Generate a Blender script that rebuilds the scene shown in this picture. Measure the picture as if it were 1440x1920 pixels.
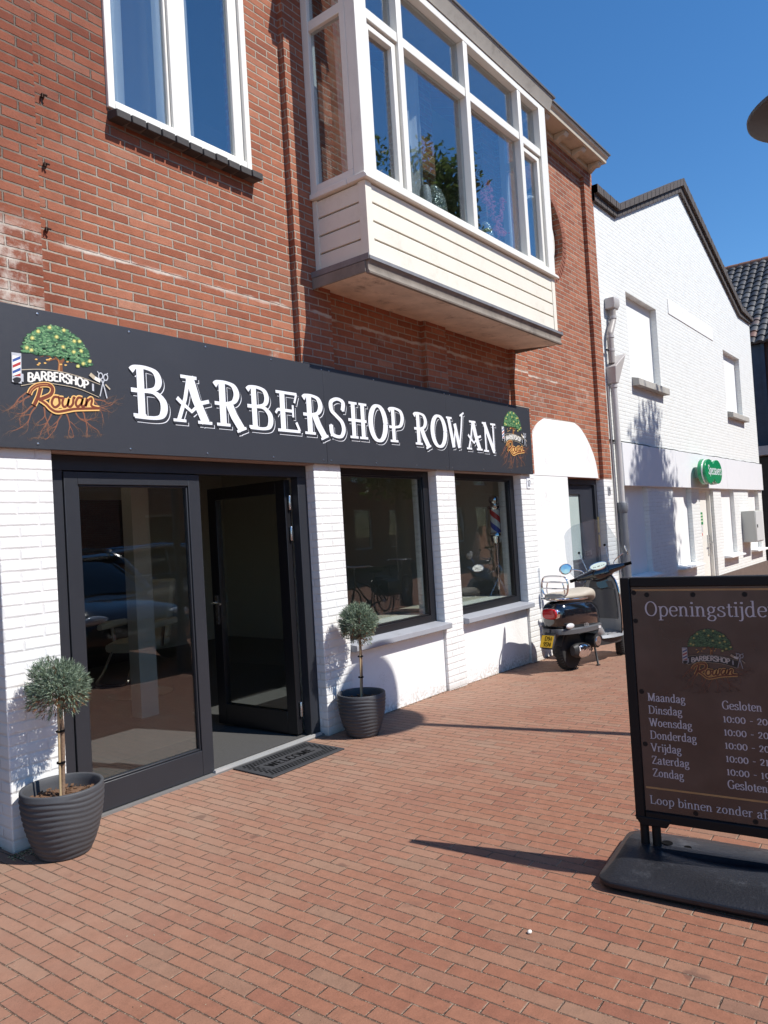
import bpy, bmesh, math, random
from mathutils import Vector, Matrix, Quaternion
R = math.radians
S = bpy.context.scene
for o in list(bpy.data.objects):
    bpy.data.objects.remove(o)
COL = S.collection

# ------------------------------------------------------------------ camera
cam_d = bpy.data.cameras.new('camera')
cam = bpy.data.objects.new('camera', cam_d); COL.objects.link(cam)
cam_d.sensor_fit = 'VERTICAL'; cam_d.sensor_height = 36; cam_d.lens = 1400.5 / 1920 * 36
cam_d.clip_start = 0.05; cam_d.clip_end = 2000
right = Vector((0.61535136, -0.78598084, -0.05980653))
down = Vector((-0.01595244, 0.0634393, -0.99785819))
fwd = Vector((0.7880915, 0.61498746, 0.02649915))
cam.matrix_world = Matrix(((right.x, -down.x, -fwd.x, 0), (right.y, -down.y, -fwd.y, 0),
                           (right.z, -down.z, -fwd.z, 1.55), (0, 0, 0, 1)))
S.camera = cam

# ------------------------------------------------------------------ sky, sun, exposure
SUN = Vector((0.27, -1.0, 1.21)).normalized()
w = bpy.data.worlds.new('World'); S.world = w; w.use_nodes = True
wn = w.node_tree.nodes; bg = wn['Background']
sky = wn.new('ShaderNodeTexSky'); sky.sky_type = 'NISHITA'; sky.sun_disc = False
sky.sun_elevation = math.asin(SUN.z); sky.sun_rotation = math.atan2(SUN.x, SUN.y)
sky.altitude = 0; sky.air_density = 1.0; sky.dust_density = 0.0; sky.ozone_density = 5.0
hsv = wn.new('ShaderNodeHueSaturation'); hsv.inputs['Saturation'].default_value = 1.2
w.node_tree.links.new(sky.outputs[0], hsv.inputs['Color']); w.node_tree.links.new(hsv.outputs[0], bg.inputs[0]); bg.inputs[1].default_value = 0.112
sd = bpy.data.lights.new('sun', 'SUN'); sun = bpy.data.objects.new('sun', sd); COL.objects.link(sun)
sd.energy = 4.2; sd.angle = R(0.53); sd.color = (1.0, 0.955, 0.89)
sun.rotation_euler = (-SUN).to_track_quat('-Z', 'Y').to_euler(); sun.location = SUN * 60
S.view_settings.view_transform = 'Standard'; S.view_settings.look = 'None'
S.view_settings.exposure = 0.5; S.view_settings.gamma = 1.0
S.view_settings.use_curve_mapping = False
S.cycles.max_bounces = 10; S.cycles.transparent_max_bounces = 24
S.cycles.use_denoising = True

# ------------------------------------------------------------------ node helper
class G:
    def __init__(s, name):
        s.mat = bpy.data.materials.new(name); s.mat.use_nodes = True
        s.t = s.mat.node_tree; s.t.nodes.clear()
        s.out = s.t.nodes.new('ShaderNodeOutputMaterial')
    def put(s, inp, v):
        if isinstance(v, bpy.types.NodeSocket): s.t.links.new(v, inp)
        elif v is not None:
            if inp.type == 'RGBA' and len(v) == 3: v = (*v, 1)
            inp.default_value = v
    def n(s, typ, ins=None, **props):
        nd = s.t.nodes.new('ShaderNode' + typ)
        for k, v in props.items(): setattr(nd, k, v)
        for k, v in (ins or {}).items(): s.put(nd.inputs[k], v)
        return nd
    def m(s, op, a, b=None, c=None, clamp=False):
        nd = s.n('Math', operation=op, use_clamp=clamp); s.put(nd.inputs[0], a)
        if b is not None: s.put(nd.inputs[1], b)
        if c is not None: s.put(nd.inputs[2], c)
        return nd.outputs[0]
    def mix(s, f, a, b, blend='MIX'):
        nd = s.n('Mix', data_type='RGBA', blend_type=blend)
        s.put(nd.inputs[0], f); s.put(nd.inputs[6], a); s.put(nd.inputs[7], b)
        return nd.outputs[2]
    def ramp(s, f, stops, interp='LINEAR'):
        nd = s.n('ValToRGB'); cr = nd.color_ramp; cr.interpolation = interp
        while len(cr.elements) < len(stops): cr.elements.new(0.5)
        for e, (p, c) in zip(cr.elements, stops):
            e.position = p; e.color = (*c, 1) if len(c) == 3 else c
        s.put(nd.inputs[0], f); return nd.outputs[0]
    def sstep(s, v, a, b):
        nd = s.n('MapRange', {0: v, 1: a, 2: b, 3: 0.0, 4: 1.0}, interpolation_type='SMOOTHSTEP'); return nd.outputs[0]
    def pos(s): return s.n('NewGeometry').outputs['Position']
    def xyz(s, v):
        nd = s.n('SeparateXYZ', {0: v}); return nd.outputs
    def comb(s, x, y, z=0.0):
        return s.n('CombineXYZ', {0: x, 1: y, 2: z}).outputs[0]
    def noise(s, vec, scale, detail=3, rough=.55, dist=0.0):
        return s.n('TexNoise', {'Vector': vec, 'Scale': scale, 'Detail': detail, 'Roughness': rough, 'Distortion': dist}).outputs['Fac']
    def white(s, vec): return s.n('TexWhiteNoise', {'Vector': vec}, noise_dimensions='3D').outputs['Value']
    def bump(s, h, strength=.5, dist=.01, normal=None):
        return s.n('Bump', {'Height': h, 'Strength': strength, 'Distance': dist, 'Normal': normal} if normal is not None else {'Height': h, 'Strength': strength, 'Distance': dist}).outputs[0]
    def bsdf(s, color, rough=.5, metal=0.0, normal=None, spec=.5, **kw):
        b = s.n('BsdfPrincipled', {'Base Color': color, 'Roughness': rough, 'Metallic': metal, 'Specular IOR Level': spec})
        if normal is not None: s.put(b.inputs['Normal'], normal)
        for k, v in kw.items(): s.put(b.inputs[k.replace('_', ' ')], v)
        s.t.links.new(b.outputs[0], s.out.inputs[0]); return b
MATS = {}
def simple(name, color, rough=.5, metal=0.0, var=.12, scale=6.0, bump=0.0, bscale=60.0, spec=.5, dirt=None, **kw):
    """painted or plain surface with mottled colour, uneven gloss and fine relief"""
    g = G(name); p = g.pos()
    n1 = g.noise(p, scale, 5, .6); n2 = g.noise(p, bscale, 3)
    k = g.m('MULTIPLY_ADD', n1, var * 2, 1 - var)
    col = g.mix(1.0, (*color, 1), g.comb(k, k, k), 'MULTIPLY')
    if dirt:
        n3 = g.noise(p, scale * .6, 8, .78); col = g.mix(g.m('MULTIPLY', g.sstep(n3, .52, .75), dirt[1]), col, (*dirt[0], 1))
    rr = g.m('MULTIPLY_ADD', n2, .16, rough - .08, clamp=True)
    nm = g.bump(n2, bump, .004) if bump else None
    g.bsdf(col, rr, metal, nm, spec, **kw); MATS[name] = g.mat; return g.mat

# ------------------------------------------------------------------ brick, paving
def bricks(g, u, v, bw, bh, joint, wob=.003, soft=.0025):
    row = g.m('FLOOR', g.m('DIVIDE', v, bh))
    off = g.m('MULTIPLY', g.m('FLOORED_MODULO', row, 2.0), .5)
    jit = g.m('MULTIPLY', g.white(g.comb(row, 3.7, 1.1)), .06)
    uu = g.m('ADD', g.m('ADD', g.m('DIVIDE', u, bw), off), jit)
    col = g.m('FLOOR', uu); fu = g.m('FRACT', uu); fv = g.m('FRACT', g.m('DIVIDE', v, bh))
    du = g.m('MULTIPLY', g.m('MINIMUM', fu, g.m('SUBTRACT', 1.0, fu)), bw)
    dv = g.m('MULTIPLY', g.m('MINIMUM', fv, g.m('SUBTRACT', 1.0, fv)), bh)
    d = g.m('MINIMUM', du, dv)
    p = g.pos()
    nz = g.m('MULTIPLY_ADD', g.noise(p, 55, 3), wob * 2, -wob)
    d = g.m('ADD', d, nz)
    mask = g.sstep(d, joint * .5 - soft * .5, joint * .5 + soft)
    idv = g.comb(col, row, .5); g.endj = g.m('LESS_THAN', du, dv)
    return mask, g.white(idv), g.white(g.comb(col, row, 9.3)), d
def red_brick(name='red_brick'):
    g = G(name); p = g.pos(); x, y, z = g.xyz(p)
    u = g.m('ADD', x, y)
    mask, r1, r2, d = bricks(g, g.m('ADD', u, g.m('MULTIPLY_ADD', g.noise(p, 1.3, 2), .03, -.015)), g.m('ADD', z, g.m('MULTIPLY_ADD', g.noise(p, .9, 2), .016, -.008)), .2165, .0606, .0098, .0040)
    col = g.ramp(r1, [(0, (.225, .072, .040)), (.2, (.258, .084, .046)), (.5, (.288, .098, .053)), (.75, (.312, .112, .062)), (.93, (.335, .130, .076)), (1, (.235, .082, .050))])
    col = g.mix(g.m('MULTIPLY', g.sstep(r2, .9, 1.0), .35), col, (.40, .22, .15, 1))
    fine = g.noise(p, 90, 4, .7); mid = g.noise(p, 14, 4); big = g.noise(p, 1.1, 4)
    k = g.m('MULTIPLY_ADD', g.m('ADD', fine, mid), .45, .55)
    col = g.mix(1.0, col, g.comb(k, k, k), 'MULTIPLY')
    col = g.mix(g.m('MULTIPLY', g.sstep(big, .5, .72), .30), col, (.10, .055, .045, 1))
    # repointed below the string line at 3.33 m, sooty old joints above it
    lo = g.sstep(g.m('ADD', z, g.m('MULTIPLY_ADD', mid, .06, -.03)), 3.37, 3.31)
    age = g.sstep(g.m('ADD', g.noise(p, .7, 3), g.m('MULTIPLY', g.m('SUBTRACT', z, g.m('MULTIPLY', x, 1.6)), .16)), .62, .22)
    col = g.mix(age, g.mix(1.0, col, (.78, .72, .74, 1), 'MULTIPLY'), g.mix(1.0, col, (1.16, 1.22, 1.25, 1), 'MULTIPLY'))
    mort = g.mix(lo, g.mix(age, g.mix(mid, (.07, .05, .04, 1), (.24, .19, .15, 1)), g.mix(mid, (.26, .21, .165, 1), (.50, .43, .35, 1))), g.mix(mid, (.24, .19, .15, 1), (.46, .39, .32, 1)))
    # lime bloom
    bl = g.m('MULTIPLY', g.sstep(g.noise(p, 2.6, 5, .65), .60, .74), g.m('MULTIPLY', lo, .38))
    ln = g.m('SUBTRACT', 1.0, g.sstep(g.m('ABSOLUTE', g.m('SUBTRACT', g.m('ADD', z, g.m('MULTIPLY_ADD', g.noise(p, 7, 3), .05, -.025)), 3.332)), .006, .02))
    bl = g.m('MAXIMUM', bl, g.m('MULTIPLY', ln, g.m('MULTIPLY', g.sstep(g.noise(p, 3.1, 3), .35, .6), .8)))
    lz = g.m('MULTIPLY', g.sstep(g.m('ADD', x, g.m('MULTIPLY', mid, .1)), 2.26, 2.12), g.m('MULTIPLY', g.sstep(z, 2.75, 2.95), g.sstep(g.m('ADD', z, g.m('MULTIPLY', mid, .12)), 3.50, 3.34)))
    bl = g.m('MAXIMUM', bl, g.m('MULTIPLY', lz, g.m('MULTIPLY', g.sstep(g.noise(p, 6, 5, .7), .42, .62), .75)))
    c2 = g.mix(mask, mort, col)
    c2 = g.mix(bl, c2, (.60, .54, .47, 1))
    h = g.m('ADD', g.m('ADD', mask, g.m('MULTIPLY', g.m('MULTIPLY', mask, r2), .45)), g.m('MULTIPLY_ADD', fine, .35, g.m('MULTIPLY', mid, .5)))
    g.bsdf(c2, .88, 0, g.bump(h, .9, .009), .25); return g.mat
def white_brick(name, strength=.8, soft=.006, dirt=.25, tint=(.80, .80, .78)):
    g = G(name); p = g.pos(); x, y, z = g.xyz(p)
    mask, r1, r2, d = bricks(g, g.m('ADD', x, y), z, .2165, .0606, .010, .004, soft)
    big = g.noise(p, 2.2, 6, .65); fine = g.noise(p, 120, 3); mid = g.noise(p, 18, 4)
    k = g.m('MULTIPLY_ADD', r1, .035, .965)
    col = g.mix(1.0, (*tint, 1), g.comb(k, k, k), 'MULTIPLY')
    gm = g.m('MULTIPLY', g.m('SUBTRACT', 1.0, mask), g.sstep(g.noise(p, 5, 5, .7), .42, .68))
    col = g.mix(g.m('MULTIPLY', gm, dirt * 1.6), col, (.36, .33, .29, 1))
    col = g.mix(g.m('MULTIPLY', g.sstep(big, .55, .8), dirt * .5), col, (.60, .57, .51, 1))
    foot = g.m('MULTIPLY', g.sstep(g.m('ADD', z, g.m('MULTIPLY', mid, .12)), .20, .02), .55)
    col = g.mix(foot, col, (.42, .38, .33, 1))
    h = g.m('ADD', g.m('ADD', mask, g.m('MULTIPLY', mid, .7)), g.m('MULTIPLY', fine, .25))
    h = g.m('ADD', h, g.m('MULTIPLY', r2, .5))
    g.bsdf(col, .65, 0, g.bump(h, strength, .006), .35); return g.mat
def paver_mat():
    g = G('clay_pavers'); p = g.pos(); x, y, z = g.xyz(p)
    a = .03
    wv = g.m('MULTIPLY_ADD', g.noise(p, .9, 2), .03, -.015)
    u = g.m('ADD', g.m('MULTIPLY', x, a), g.m('MULTIPLY', y, -.999))
    v = g.m('ADD', g.m('ADD', g.m('MULTIPLY', x, .999), g.m('MULTIPLY', y, a)), wv)
    mask, r1, r2, d = bricks(g, g.m('ADD', u, 2.50), g.m('ADD', v, -1.807 + .0668 * 60), .2075, .0668, .0044, .0024, .0026)
    fine = g.noise(p, 130, 4, .7); mid = g.noise(p, 22, 5, .6); big = g.noise(p, .8, 5, .6)
    col = g.ramp(r1, [(0, (.235, .096, .060)), (.25, (.248, .105, .064)), (.5, (.260, .113, .068)), (.78, (.270, .121, .074)), (.92, (.262, .126, .079)), (1, (.240, .128, .083))])
    col = g.mix(g.m('MULTIPLY', g.sstep(r2, .95, .98), .45), col, (.20, .142, .10, 1))
    k = g.m('MULTIPLY_ADD', g.m('ADD', fine, g.m('MULTIPLY', mid, 1.4)), .42, .50)
    col = g.mix(1.0, col, g.comb(k, k, k), 'MULTIPLY')
    col = g.mix(g.m('MULTIPLY', g.sstep(g.white(g.comb(r1, r2, .7)), .80, .9), .32), col, (.285, .180, .120, 1))
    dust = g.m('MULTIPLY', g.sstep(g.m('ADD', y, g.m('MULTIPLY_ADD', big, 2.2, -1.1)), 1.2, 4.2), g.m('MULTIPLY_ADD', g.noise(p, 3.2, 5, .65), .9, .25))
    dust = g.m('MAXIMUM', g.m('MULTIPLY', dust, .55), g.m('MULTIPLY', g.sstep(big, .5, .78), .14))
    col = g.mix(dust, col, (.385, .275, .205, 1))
    spot = g.m('MULTIPLY', g.sstep(g.noise(p, 5.5, 2), .66, .72), g.sstep(g.noise(p, 1.3, 2), .50, .6))
    col = g.mix(g.m('MULTIPLY', spot, .55), col, (.09, .05, .04, 1))
    pale = g.sstep(g.noise(p, 260, 1), .78, .82)
    col = g.mix(g.m('MULTIPLY', pale, .5), col, (.55, .45, .36, 1))
    fleck = g.m('MULTIPLY', g.sstep(g.noise(p, 210, 2, .6), .60, .68), g.sstep(g.noise(p, 12, 3), .40, .60))
    col = g.mix(g.m('MULTIPLY', fleck, .55), col, (.075, .042, .03, 1))
    edge = g.m('MULTIPLY', g.sstep(d, .014, .003), g.sstep(g.noise(p, 30, 4, .7), .48, .7))
    col = g.mix(g.m('MULTIPLY', edge, .5), col, (.17, .115, .085, 1))
    th = g.m('MULTIPLY_ADD', g.endj, -.11, .60)
    jm = g.mix(g.sstep(g.m('SUBTRACT', g.noise(p, 11, 4, .7), th), -.05, .08), (.10, .062, .043, 1), (.27, .19, .135, 1))
    jm = g.mix(g.sstep(g.noise(p, 160, 2), .54, .66), jm, (.36, .29, .21, 1))
    c2 = g.mix(mask, jm, col)
    h = g.m('ADD', g.m('ADD', mask, g.m('MULTIPLY', fine, .3)), g.m('MULTIPLY', r2, .22))
    h = g.m('ADD', h, g.m('MULTIPLY_ADD', mid, .35, g.m('MULTIPLY', g.noise(p, 4.5, 3), 1.2)))
    g.bsdf(c2, .85, 0, g.bump(h, .75, .006), .3); return g.mat
def glass_mat(name, f0=.08, tint=(.86, .90, .90), wav=.02):
    """thin pane: part clear, part mirror, the mirror growing at a slant (Schlick)"""
    g = G(name); p = g.pos()
    nb = g.bump(g.noise(p, 1.7, 2), wav, .05)
    geo = g.n('NewGeometry'); dt = g.n('VectorMath', {0: geo.outputs['Normal'], 1: geo.outputs['Incoming']}, operation='DOT_PRODUCT').outputs['Value']
    k = g.m('POWER', g.m('SUBTRACT', 1.0, g.m('ABSOLUTE', dt), clamp=True), 5.0)
    fr = g.m('MULTIPLY_ADD', k, 1 - f0, f0)
    tr = g.n('BsdfTransparent', {'Color': (*tint, 1)}); gl = g.n('BsdfGlossy', {'Color': (1, 1, 1, 1), 'Roughness': .004, 'Normal': nb})
    mx = g.n('MixShader', {0: fr, 1: tr.outputs[0], 2: gl.outputs[0]})
    g.t.links.new(mx.outputs[0], g.out.inputs[0]); return g.mat
def leaf_mat(name, cols, rough=.6, trans=.25):
    g = G(name); geo = g.n('NewGeometry'); r = geo.outputs['Random Per Island']
    c = g.ramp(r, [(i / (len(cols) - 1), cc) for i, cc in enumerate(cols)])
    n = g.noise(geo.outputs['Position'], 9, 3); k = g.m('MULTIPLY_ADD', n, .8, .6)
    c = g.mix(1.0, c, g.comb(k, k, k), 'MULTIPLY')
    b = g.n('BsdfPrincipled', {'Base Color': c, 'Roughness': rough, 'Specular IOR Level': .3})
    t = g.n('BsdfTranslucent', {'Color': c}); mx = g.n('MixShader', {0: trans, 1: b.outputs[0], 2: t.outputs[0]})
    g.t.links.new(mx.outputs[0], g.out.inputs[0]); return g.mat

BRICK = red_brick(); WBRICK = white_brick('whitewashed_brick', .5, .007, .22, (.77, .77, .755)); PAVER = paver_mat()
WBRICK2 = white_brick('white_painted_wall', .38, .010, .22, (.745, .757, .735))
GLASS = glass_mat('window_glass', .07); GLASSU = glass_mat('upper_window_glass', .20, (.80, .85, .88), .03)
def render_mat():
    g = G('smooth_white_render'); p = g.pos(); x, y, z = g.xyz(p)
    n1 = g.noise(p, 2.5, 5, .6); n2 = g.noise(p, 40, 4, .6); n3 = g.noise(p, 9, 6, .75)
    col = g.mix(g.m('MULTIPLY', g.sstep(n1, .5, .75), .25), (.79, .79, .78, 1), (.64, .61, .57, 1))
    splash = g.m('MULTIPLY', g.sstep(g.m('ADD', z, g.m('MULTIPLY', n3, .28)), .32, .06), .8)
    col = g.mix(g.m('MULTIPLY', splash, g.sstep(n2, .38, .62)), col, (.36, .31, .26, 1))
    v = g.n('TexVoronoi', {'Vector': g.n('VectorMath', {0: p, 1: g.comb(n3, n3, n1)}, operation='ADD').outputs[0], 'Scale': 1.7}, feature='DISTANCE_TO_EDGE').outputs['Distance']
    cr_ = g.m('MULTIPLY', g.sstep(v, .006, .001), g.sstep(n1, .5, .6))
    col = g.mix(g.m('MULTIPLY', cr_, .55), col, (.30, .28, .25, 1))
    h = g.m('ADD', g.m('MULTIPLY', n2, .5), g.m('ADD', n1, g.m('MULTIPLY', n3, .6)))
    g.bsdf(col, .72, 0, g.bump(h, .45, .010), .35); return g.mat
WHITE = render_mat()
UPVC = simple('white_window_frame', (.79, .775, .71), .38, var=.04, dirt=((.55, .52, .46), .25))
CREAM = simple('weathered_cladding', (.78, .735, .63), .55, var=.05, dirt=((.50, .47, .36), .45), scale=4)
CREAM2 = simple('cornice_paint', (.56, .49, .38), .65, var=.15, dirt=((.25, .20, .15), .6), scale=5, bump=.2)
ANTHR = simple('anthracite_frame', (.022, .024, .030), .42, var=.12, spec=.5)
BLACKF = simple('black_frame', (.010, .010, .012), .35, var=.15)
SILLG = simple('grey_sill', (.30, .31, .34), .6, var=.08, dirt=((.2, .19, .18), .5))
SOFFIT = simple('painted_soffit', (.36, .27, .23), .7, var=.1)
CONC = simple('old_concrete', (.68, .57, .46), .9, var=.4, scale=4.2, bump=1.0, bscale=28, dirt=((.12, .085, .06), .95))
CONCE = simple('weathered_slab_edge', (.22, .19, .16), .85, var=.5, scale=6, bump=.6, bscale=30, dirt=((.07, .06, .055), .85))
LEAD = simple('lead_flashing', (.22, .22, .23), .55, .3, var=.3, scale=12, dirt=((.10, .09, .08), .6))
DARKB = simple('dark_sill_brick', (.045, .042, .042), .8, var=.4, scale=14, bump=.4)
ZINC = simple('zinc_edge', (.18, .17, .16), .5, .5, var=.25)
SIGNC = simple('sign_panel_paint', (.034, .036, .044), .42, var=.06, scale=2, dirt=((.05, .053, .062), .4))
WPAINT = simple('sign_lettering', (.80, .82, .86), .45, var=.02)
STEEL = simple('steel', (.55, .55, .56), .28, 1.0, var=.1)
CHROME = simple('chrome', (.78, .78, .80), .08, 1.0, var=.05)
INWALL = simple('interior_plaster', (.50, .45, .37), .8, var=.06)
INFLOOR = simple('interior_floor', (.085, .080, .078), .6, var=.2, scale=10)
CARPET = simple('coir_carpet', (.062, .061, .060), .95, var=.6, scale=150, bump=.5, bscale=300)
DRAPE = simple('curtain_cloth', (.78, .76, .72), .9, var=.06)
LIGHTPIPE = simple('grey_pipe', (.36, .33, .31), .5, var=.1, dirt=((.22, .2, .18), .4))
PIPEW = simple('white_pipe', (.50, .485, .475), .5, var=.06)
RUST = simple('rusty_iron', (.06, .03, .02), .8, .3, var=.4)

# ------------------------------------------------------------------ mesh builder
class MB:
    def __init__(s): s.v = []; s.f = []; s.mi = []; s.mats = []; s.cur = 0
    def mat(s, m):
        if m not in s.mats: s.mats.append(m)
        s.cur = s.mats.index(m); return s
    def add(s, vs, fs):
        b = len(s.v); s.v += [tuple(q) for q in vs]
        for q in fs: s.f.append([b + i for i in q]); s.mi.append(s.cur)
        return s
    def box(s, x0, x1, y0, y1, z0, z1):
        vs = [(x, y, z) for z in (z0, z1) for y in (y0, y1) for x in (x0, x1)]
        return s.add(vs, [(0, 2, 3, 1), (4, 5, 7, 6), (0, 1, 5, 4), (2, 6, 7, 3), (0, 4, 6, 2), (1, 3, 7, 5)])
    def obox(s, c, ax, ay, az):
        c = Vector(c); ax, ay, az = Vector(ax), Vector(ay), Vector(az)
        vs = [c + ax * i + ay * j + az * k for k in (-1, 1) for j in (-1, 1) for i in (-1, 1)]
        return s.add(vs, [(0, 2, 3, 1), (4, 5, 7, 6), (0, 1, 5, 4), (2, 6, 7, 3), (0, 4, 6, 2), (1, 3, 7, 5)])
    def prism(s, pts, d):
        """closed polygon of 3D points pushed along d"""
        n = len(pts); d = Vector(d); p = [Vector(q) for q in pts]
        return s.add(p + [q + d for q in p], [tuple(range(n - 1, -1, -1)), tuple(range(n, 2 * n))] + [(i, (i + 1) % n, n + (i + 1) % n, n + i) for i in range(n)])
    def tube(s, path, r, seg=10, closed=False, cap=True, sy=1.0):
        p = [Vector(q) for q in path]; n = len(p)
        rs = r if isinstance(r, (list, tuple)) else [r] * n
        tang = []
        for i in range(n):
            a = p[(i - 1) % n] if closed or i > 0 else p[i]; b = p[(i + 1) % n] if closed or i < n - 1 else p[i]
            t = b - a; tang.append(t.normalized() if t.length > 1e-9 else Vector((0, 0, 1)))
        up = Vector((0, 0, 1)) if abs(tang[0].z) < .9 else Vector((1, 0, 0))
        nv = (up - tang[0] * up.dot(tang[0])).normalized(); vs = []
        for i in range(n):
            nv = (nv - tang[i] * nv.dot(tang[i])).normalized(); bv = tang[i].cross(nv)
            for k in range(seg):
                a = 2 * math.pi * k / seg; vs.append(p[i] + nv * (math.cos(a) * rs[i]) + bv * (math.sin(a) * rs[i] * sy))
        fs = []
        for i in range(n if closed else n - 1):
            j = (i + 1) % n
            for k in range(seg):
                k2 = (k + 1) % seg; fs.append((i * seg + k, i * seg + k2, j * seg + k2, j * seg + k))
        if cap and not closed: fs += [tuple(range(seg - 1, -1, -1)), tuple(range((n - 1) * seg, n * seg))]
        return s.add(vs, fs)
    def lathe(s, prof, c=(0, 0, 0), axis='z', seg=24, squash=1.0):
        vs = []; c = Vector(c)
        for r, h in prof:
            for k in range(seg):
                a = 2 * math.pi * k / seg; q = (r * math.cos(a), r * math.sin(a) * squash, h)
                if axis == 'x': q = (q[2], q[0], q[1])
                if axis == 'y': q = (q[1], q[2], q[0])
                vs.append(c + Vector(q))
        fs = []
        for i in range(len(prof) - 1):
            for k in range(seg):
                k2 = (k + 1) % seg; fs.append((i * seg + k, i * seg + k2, (i + 1) * seg + k2, (i + 1) * seg + k))
        if prof[0][0] > 1e-6: fs.append(tuple(range(seg - 1, -1, -1)))
        if prof[-1][0] > 1e-6: fs.append(tuple(range((len(prof) - 1) * seg, len(prof) * seg)))
        return s.add(vs, fs)
    def ell(s, c, r, seg=16, rings=10):
        prof = [(math.sin(math.pi * i / rings), -math.cos(math.pi * i / rings)) for i in range(rings + 1)]
        b = len(s.v); s.lathe(prof, (0, 0, 0), 'z', seg)
        for i in range(b, len(s.v)):
            q = s.v[i]; s.v[i] = (c[0] + q[0] * r[0], c[1] + q[1] * r[1], c[2] + q[2] * r[2])
        return s
    def loft(s, secs, cap=True):
        n = len(secs[0]); assert all(len(q) == n for q in secs), [len(q) for q in secs]
        vs = [q for sec in secs for q in sec]; fs = []
        for i in range(len(secs) - 1):
            for k in range(n):
                k2 = (k + 1) % n; fs.append((i * n + k, i * n + k2, (i + 1) * n + k2, (i + 1) * n + k))
        if cap: fs += [tuple(range(n - 1, -1, -1)), tuple(range((len(secs) - 1) * n, len(secs) * n))]
        return s.add(vs, fs)
    def grid(s, rows):
        nu = len(rows[0]); assert all(len(q) == nu for q in rows), [len(q) for q in rows]
        vs = [q for r_ in rows for q in r_]
        return s.add(vs, [(i * nu + k, i * nu + k + 1, (i + 1) * nu + k + 1, (i + 1) * nu + k) for i in range(len(rows) - 1) for k in range(nu - 1)])
    def wall(s, x0, x1, z0, z1, yf, yb, holes=()):
        """slab between y=yf and y=yb with rectangular openings"""
        xs = sorted({x0, x1, *[min(max(h[i], x0), x1) for h in holes for i in (0, 1)]}); zs = sorted({z0, z1, *[min(max(h[i], z0), z1) for h in holes for i in (2, 3)]})
        solid = lambda i, j: 0 <= i < len(xs) - 1 and 0 <= j < len(zs) - 1 and not any(h[0] < (xs[i] + xs[i + 1]) / 2 < h[1] and h[2] < (zs[j] + zs[j + 1]) / 2 < h[3] for h in holes)
        for i in range(len(xs) - 1):
            for j in range(len(zs) - 1):
                if not solid(i, j): continue
                a, b, c, d = xs[i], xs[i + 1], zs[j], zs[j + 1]
                s.add([(a, yf, c), (b, yf, c), (b, yf, d), (a, yf, d)], [(0, 1, 2, 3)])
                s.add([(a, yb, c), (b, yb, c), (b, yb, d), (a, yb, d)], [(3, 2, 1, 0)])
                if not solid(i - 1, j): s.add([(a, yf, c), (a, yb, c), (a, yb, d), (a, yf, d)], [(3, 2, 1, 0)])
                if not solid(i + 1, j): s.add([(b, yf, c), (b, yb, c), (b, yb, d), (b, yf, d)], [(0, 1, 2, 3)])
                if not solid(i, j - 1): s.add([(a, yf, c), (b, yf, c), (b, yb, c), (a, yb, c)], [(3, 2, 1, 0)])
                if not solid(i, j + 1): s.add([(a, yf, d), (b, yf, d), (b, yb, d), (a, yb, d)], [(0, 1, 2, 3)])
        return s
    def frame(s, x0, x1, z0, z1, wl, wr, wb, wt, yf, yb):
        s.box(x0, x0 + wl, yf, yb, z0, z1); s.box(x1 - wr, x1, yf, yb, z0, z1)
        s.box(x0 + wl, x1 - wr, yf, yb, z0, z0 + wb); s.box(x0 + wl, x1 - wr, yf, yb, z1 - wt, z1); return s
    def build(s, name, parent=None, org=(0, 0, 0), bevel=0, sharp=35, mat=None, loc=None):
        me = bpy.data.meshes.new(name); ox, oy, oz = org
        me.from_pydata([(a - ox, b - oy, c - oz) for a, b, c in s.v], [], s.f)
        for m in (s.mats or [mat]): me.materials.append(m)
        if s.mats: me.polygons.foreach_set('material_index', s.mi)
        bm = bmesh.new(); bm.from_mesh(me); bmesh.ops.recalc_face_normals(bm, faces=bm.faces); bm.to_mesh(me); bm.free()
        me.polygons.foreach_set('use_smooth', [True] * len(me.polygons))
        try: me.set_sharp_from_angle(angle=R(sharp))
        except Exception: pass
        o = bpy.data.objects.new(name, me); COL.objects.link(o)
        if parent is not None: o.parent = parent
        if loc: o.location = loc
        if bevel:
            b = o.modifiers.new('edge', 'BEVEL'); b.width = bevel; b.segments = 2; b.limit_method = 'ANGLE'; b.angle_limit = R(50)
        return o
def tag(o, label, cat, group=None, kind=None):
    if label: o['label'] = label
    if cat: o['category'] = cat
    if group: o['group'] = group
    if kind: o['kind'] = kind
    return o
class Thing:
    def __init__(s, name, label, cat, loc, rot=(0, 0, 0), group=None, world=True):
        s.o = bpy.data.objects.new(name, None); COL.objects.link(s.o); s.o.empty_display_size = .1
        s.o.location = loc; s.o.rotation_euler = rot; s.org = tuple(loc) if world else (0, 0, 0)
        tag(s.o, label, cat, group)
    def part(s, name, mb, under=None, **k):
        return mb.build(name, under or s.o, s.org, **k)
def copy_tree(o, parent=None):
    c = o.copy(); COL.objects.link(c)
    if parent is not None: c.parent = parent
    for ch in [q for q in bpy.data.objects if q.parent == o]: copy_tree(ch, c)
    return c
def cr(pts, n=6, closed=False):
    """Catmull-Rom through points"""
    p = [Vector(q) for q in pts]; out = []; N = len(p)
    for i in range(N if closed else N - 1):
        g = (lambda k: p[k % N]) if closed else (lambda k: p[max(0, min(N - 1, k))])
        a, b, c, d = g(i - 1), g(i), g(i + 1), g(i + 2)
        for k in range(n):
            t = k / n
            out.append(.5 * ((2 * b) + (c - a) * t + (2 * a - 5 * b + 4 * c - d) * t * t + (3 * b - a - 3 * c + d) * t ** 3))
    if not closed: out.append(p[-1])
    return out
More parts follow.
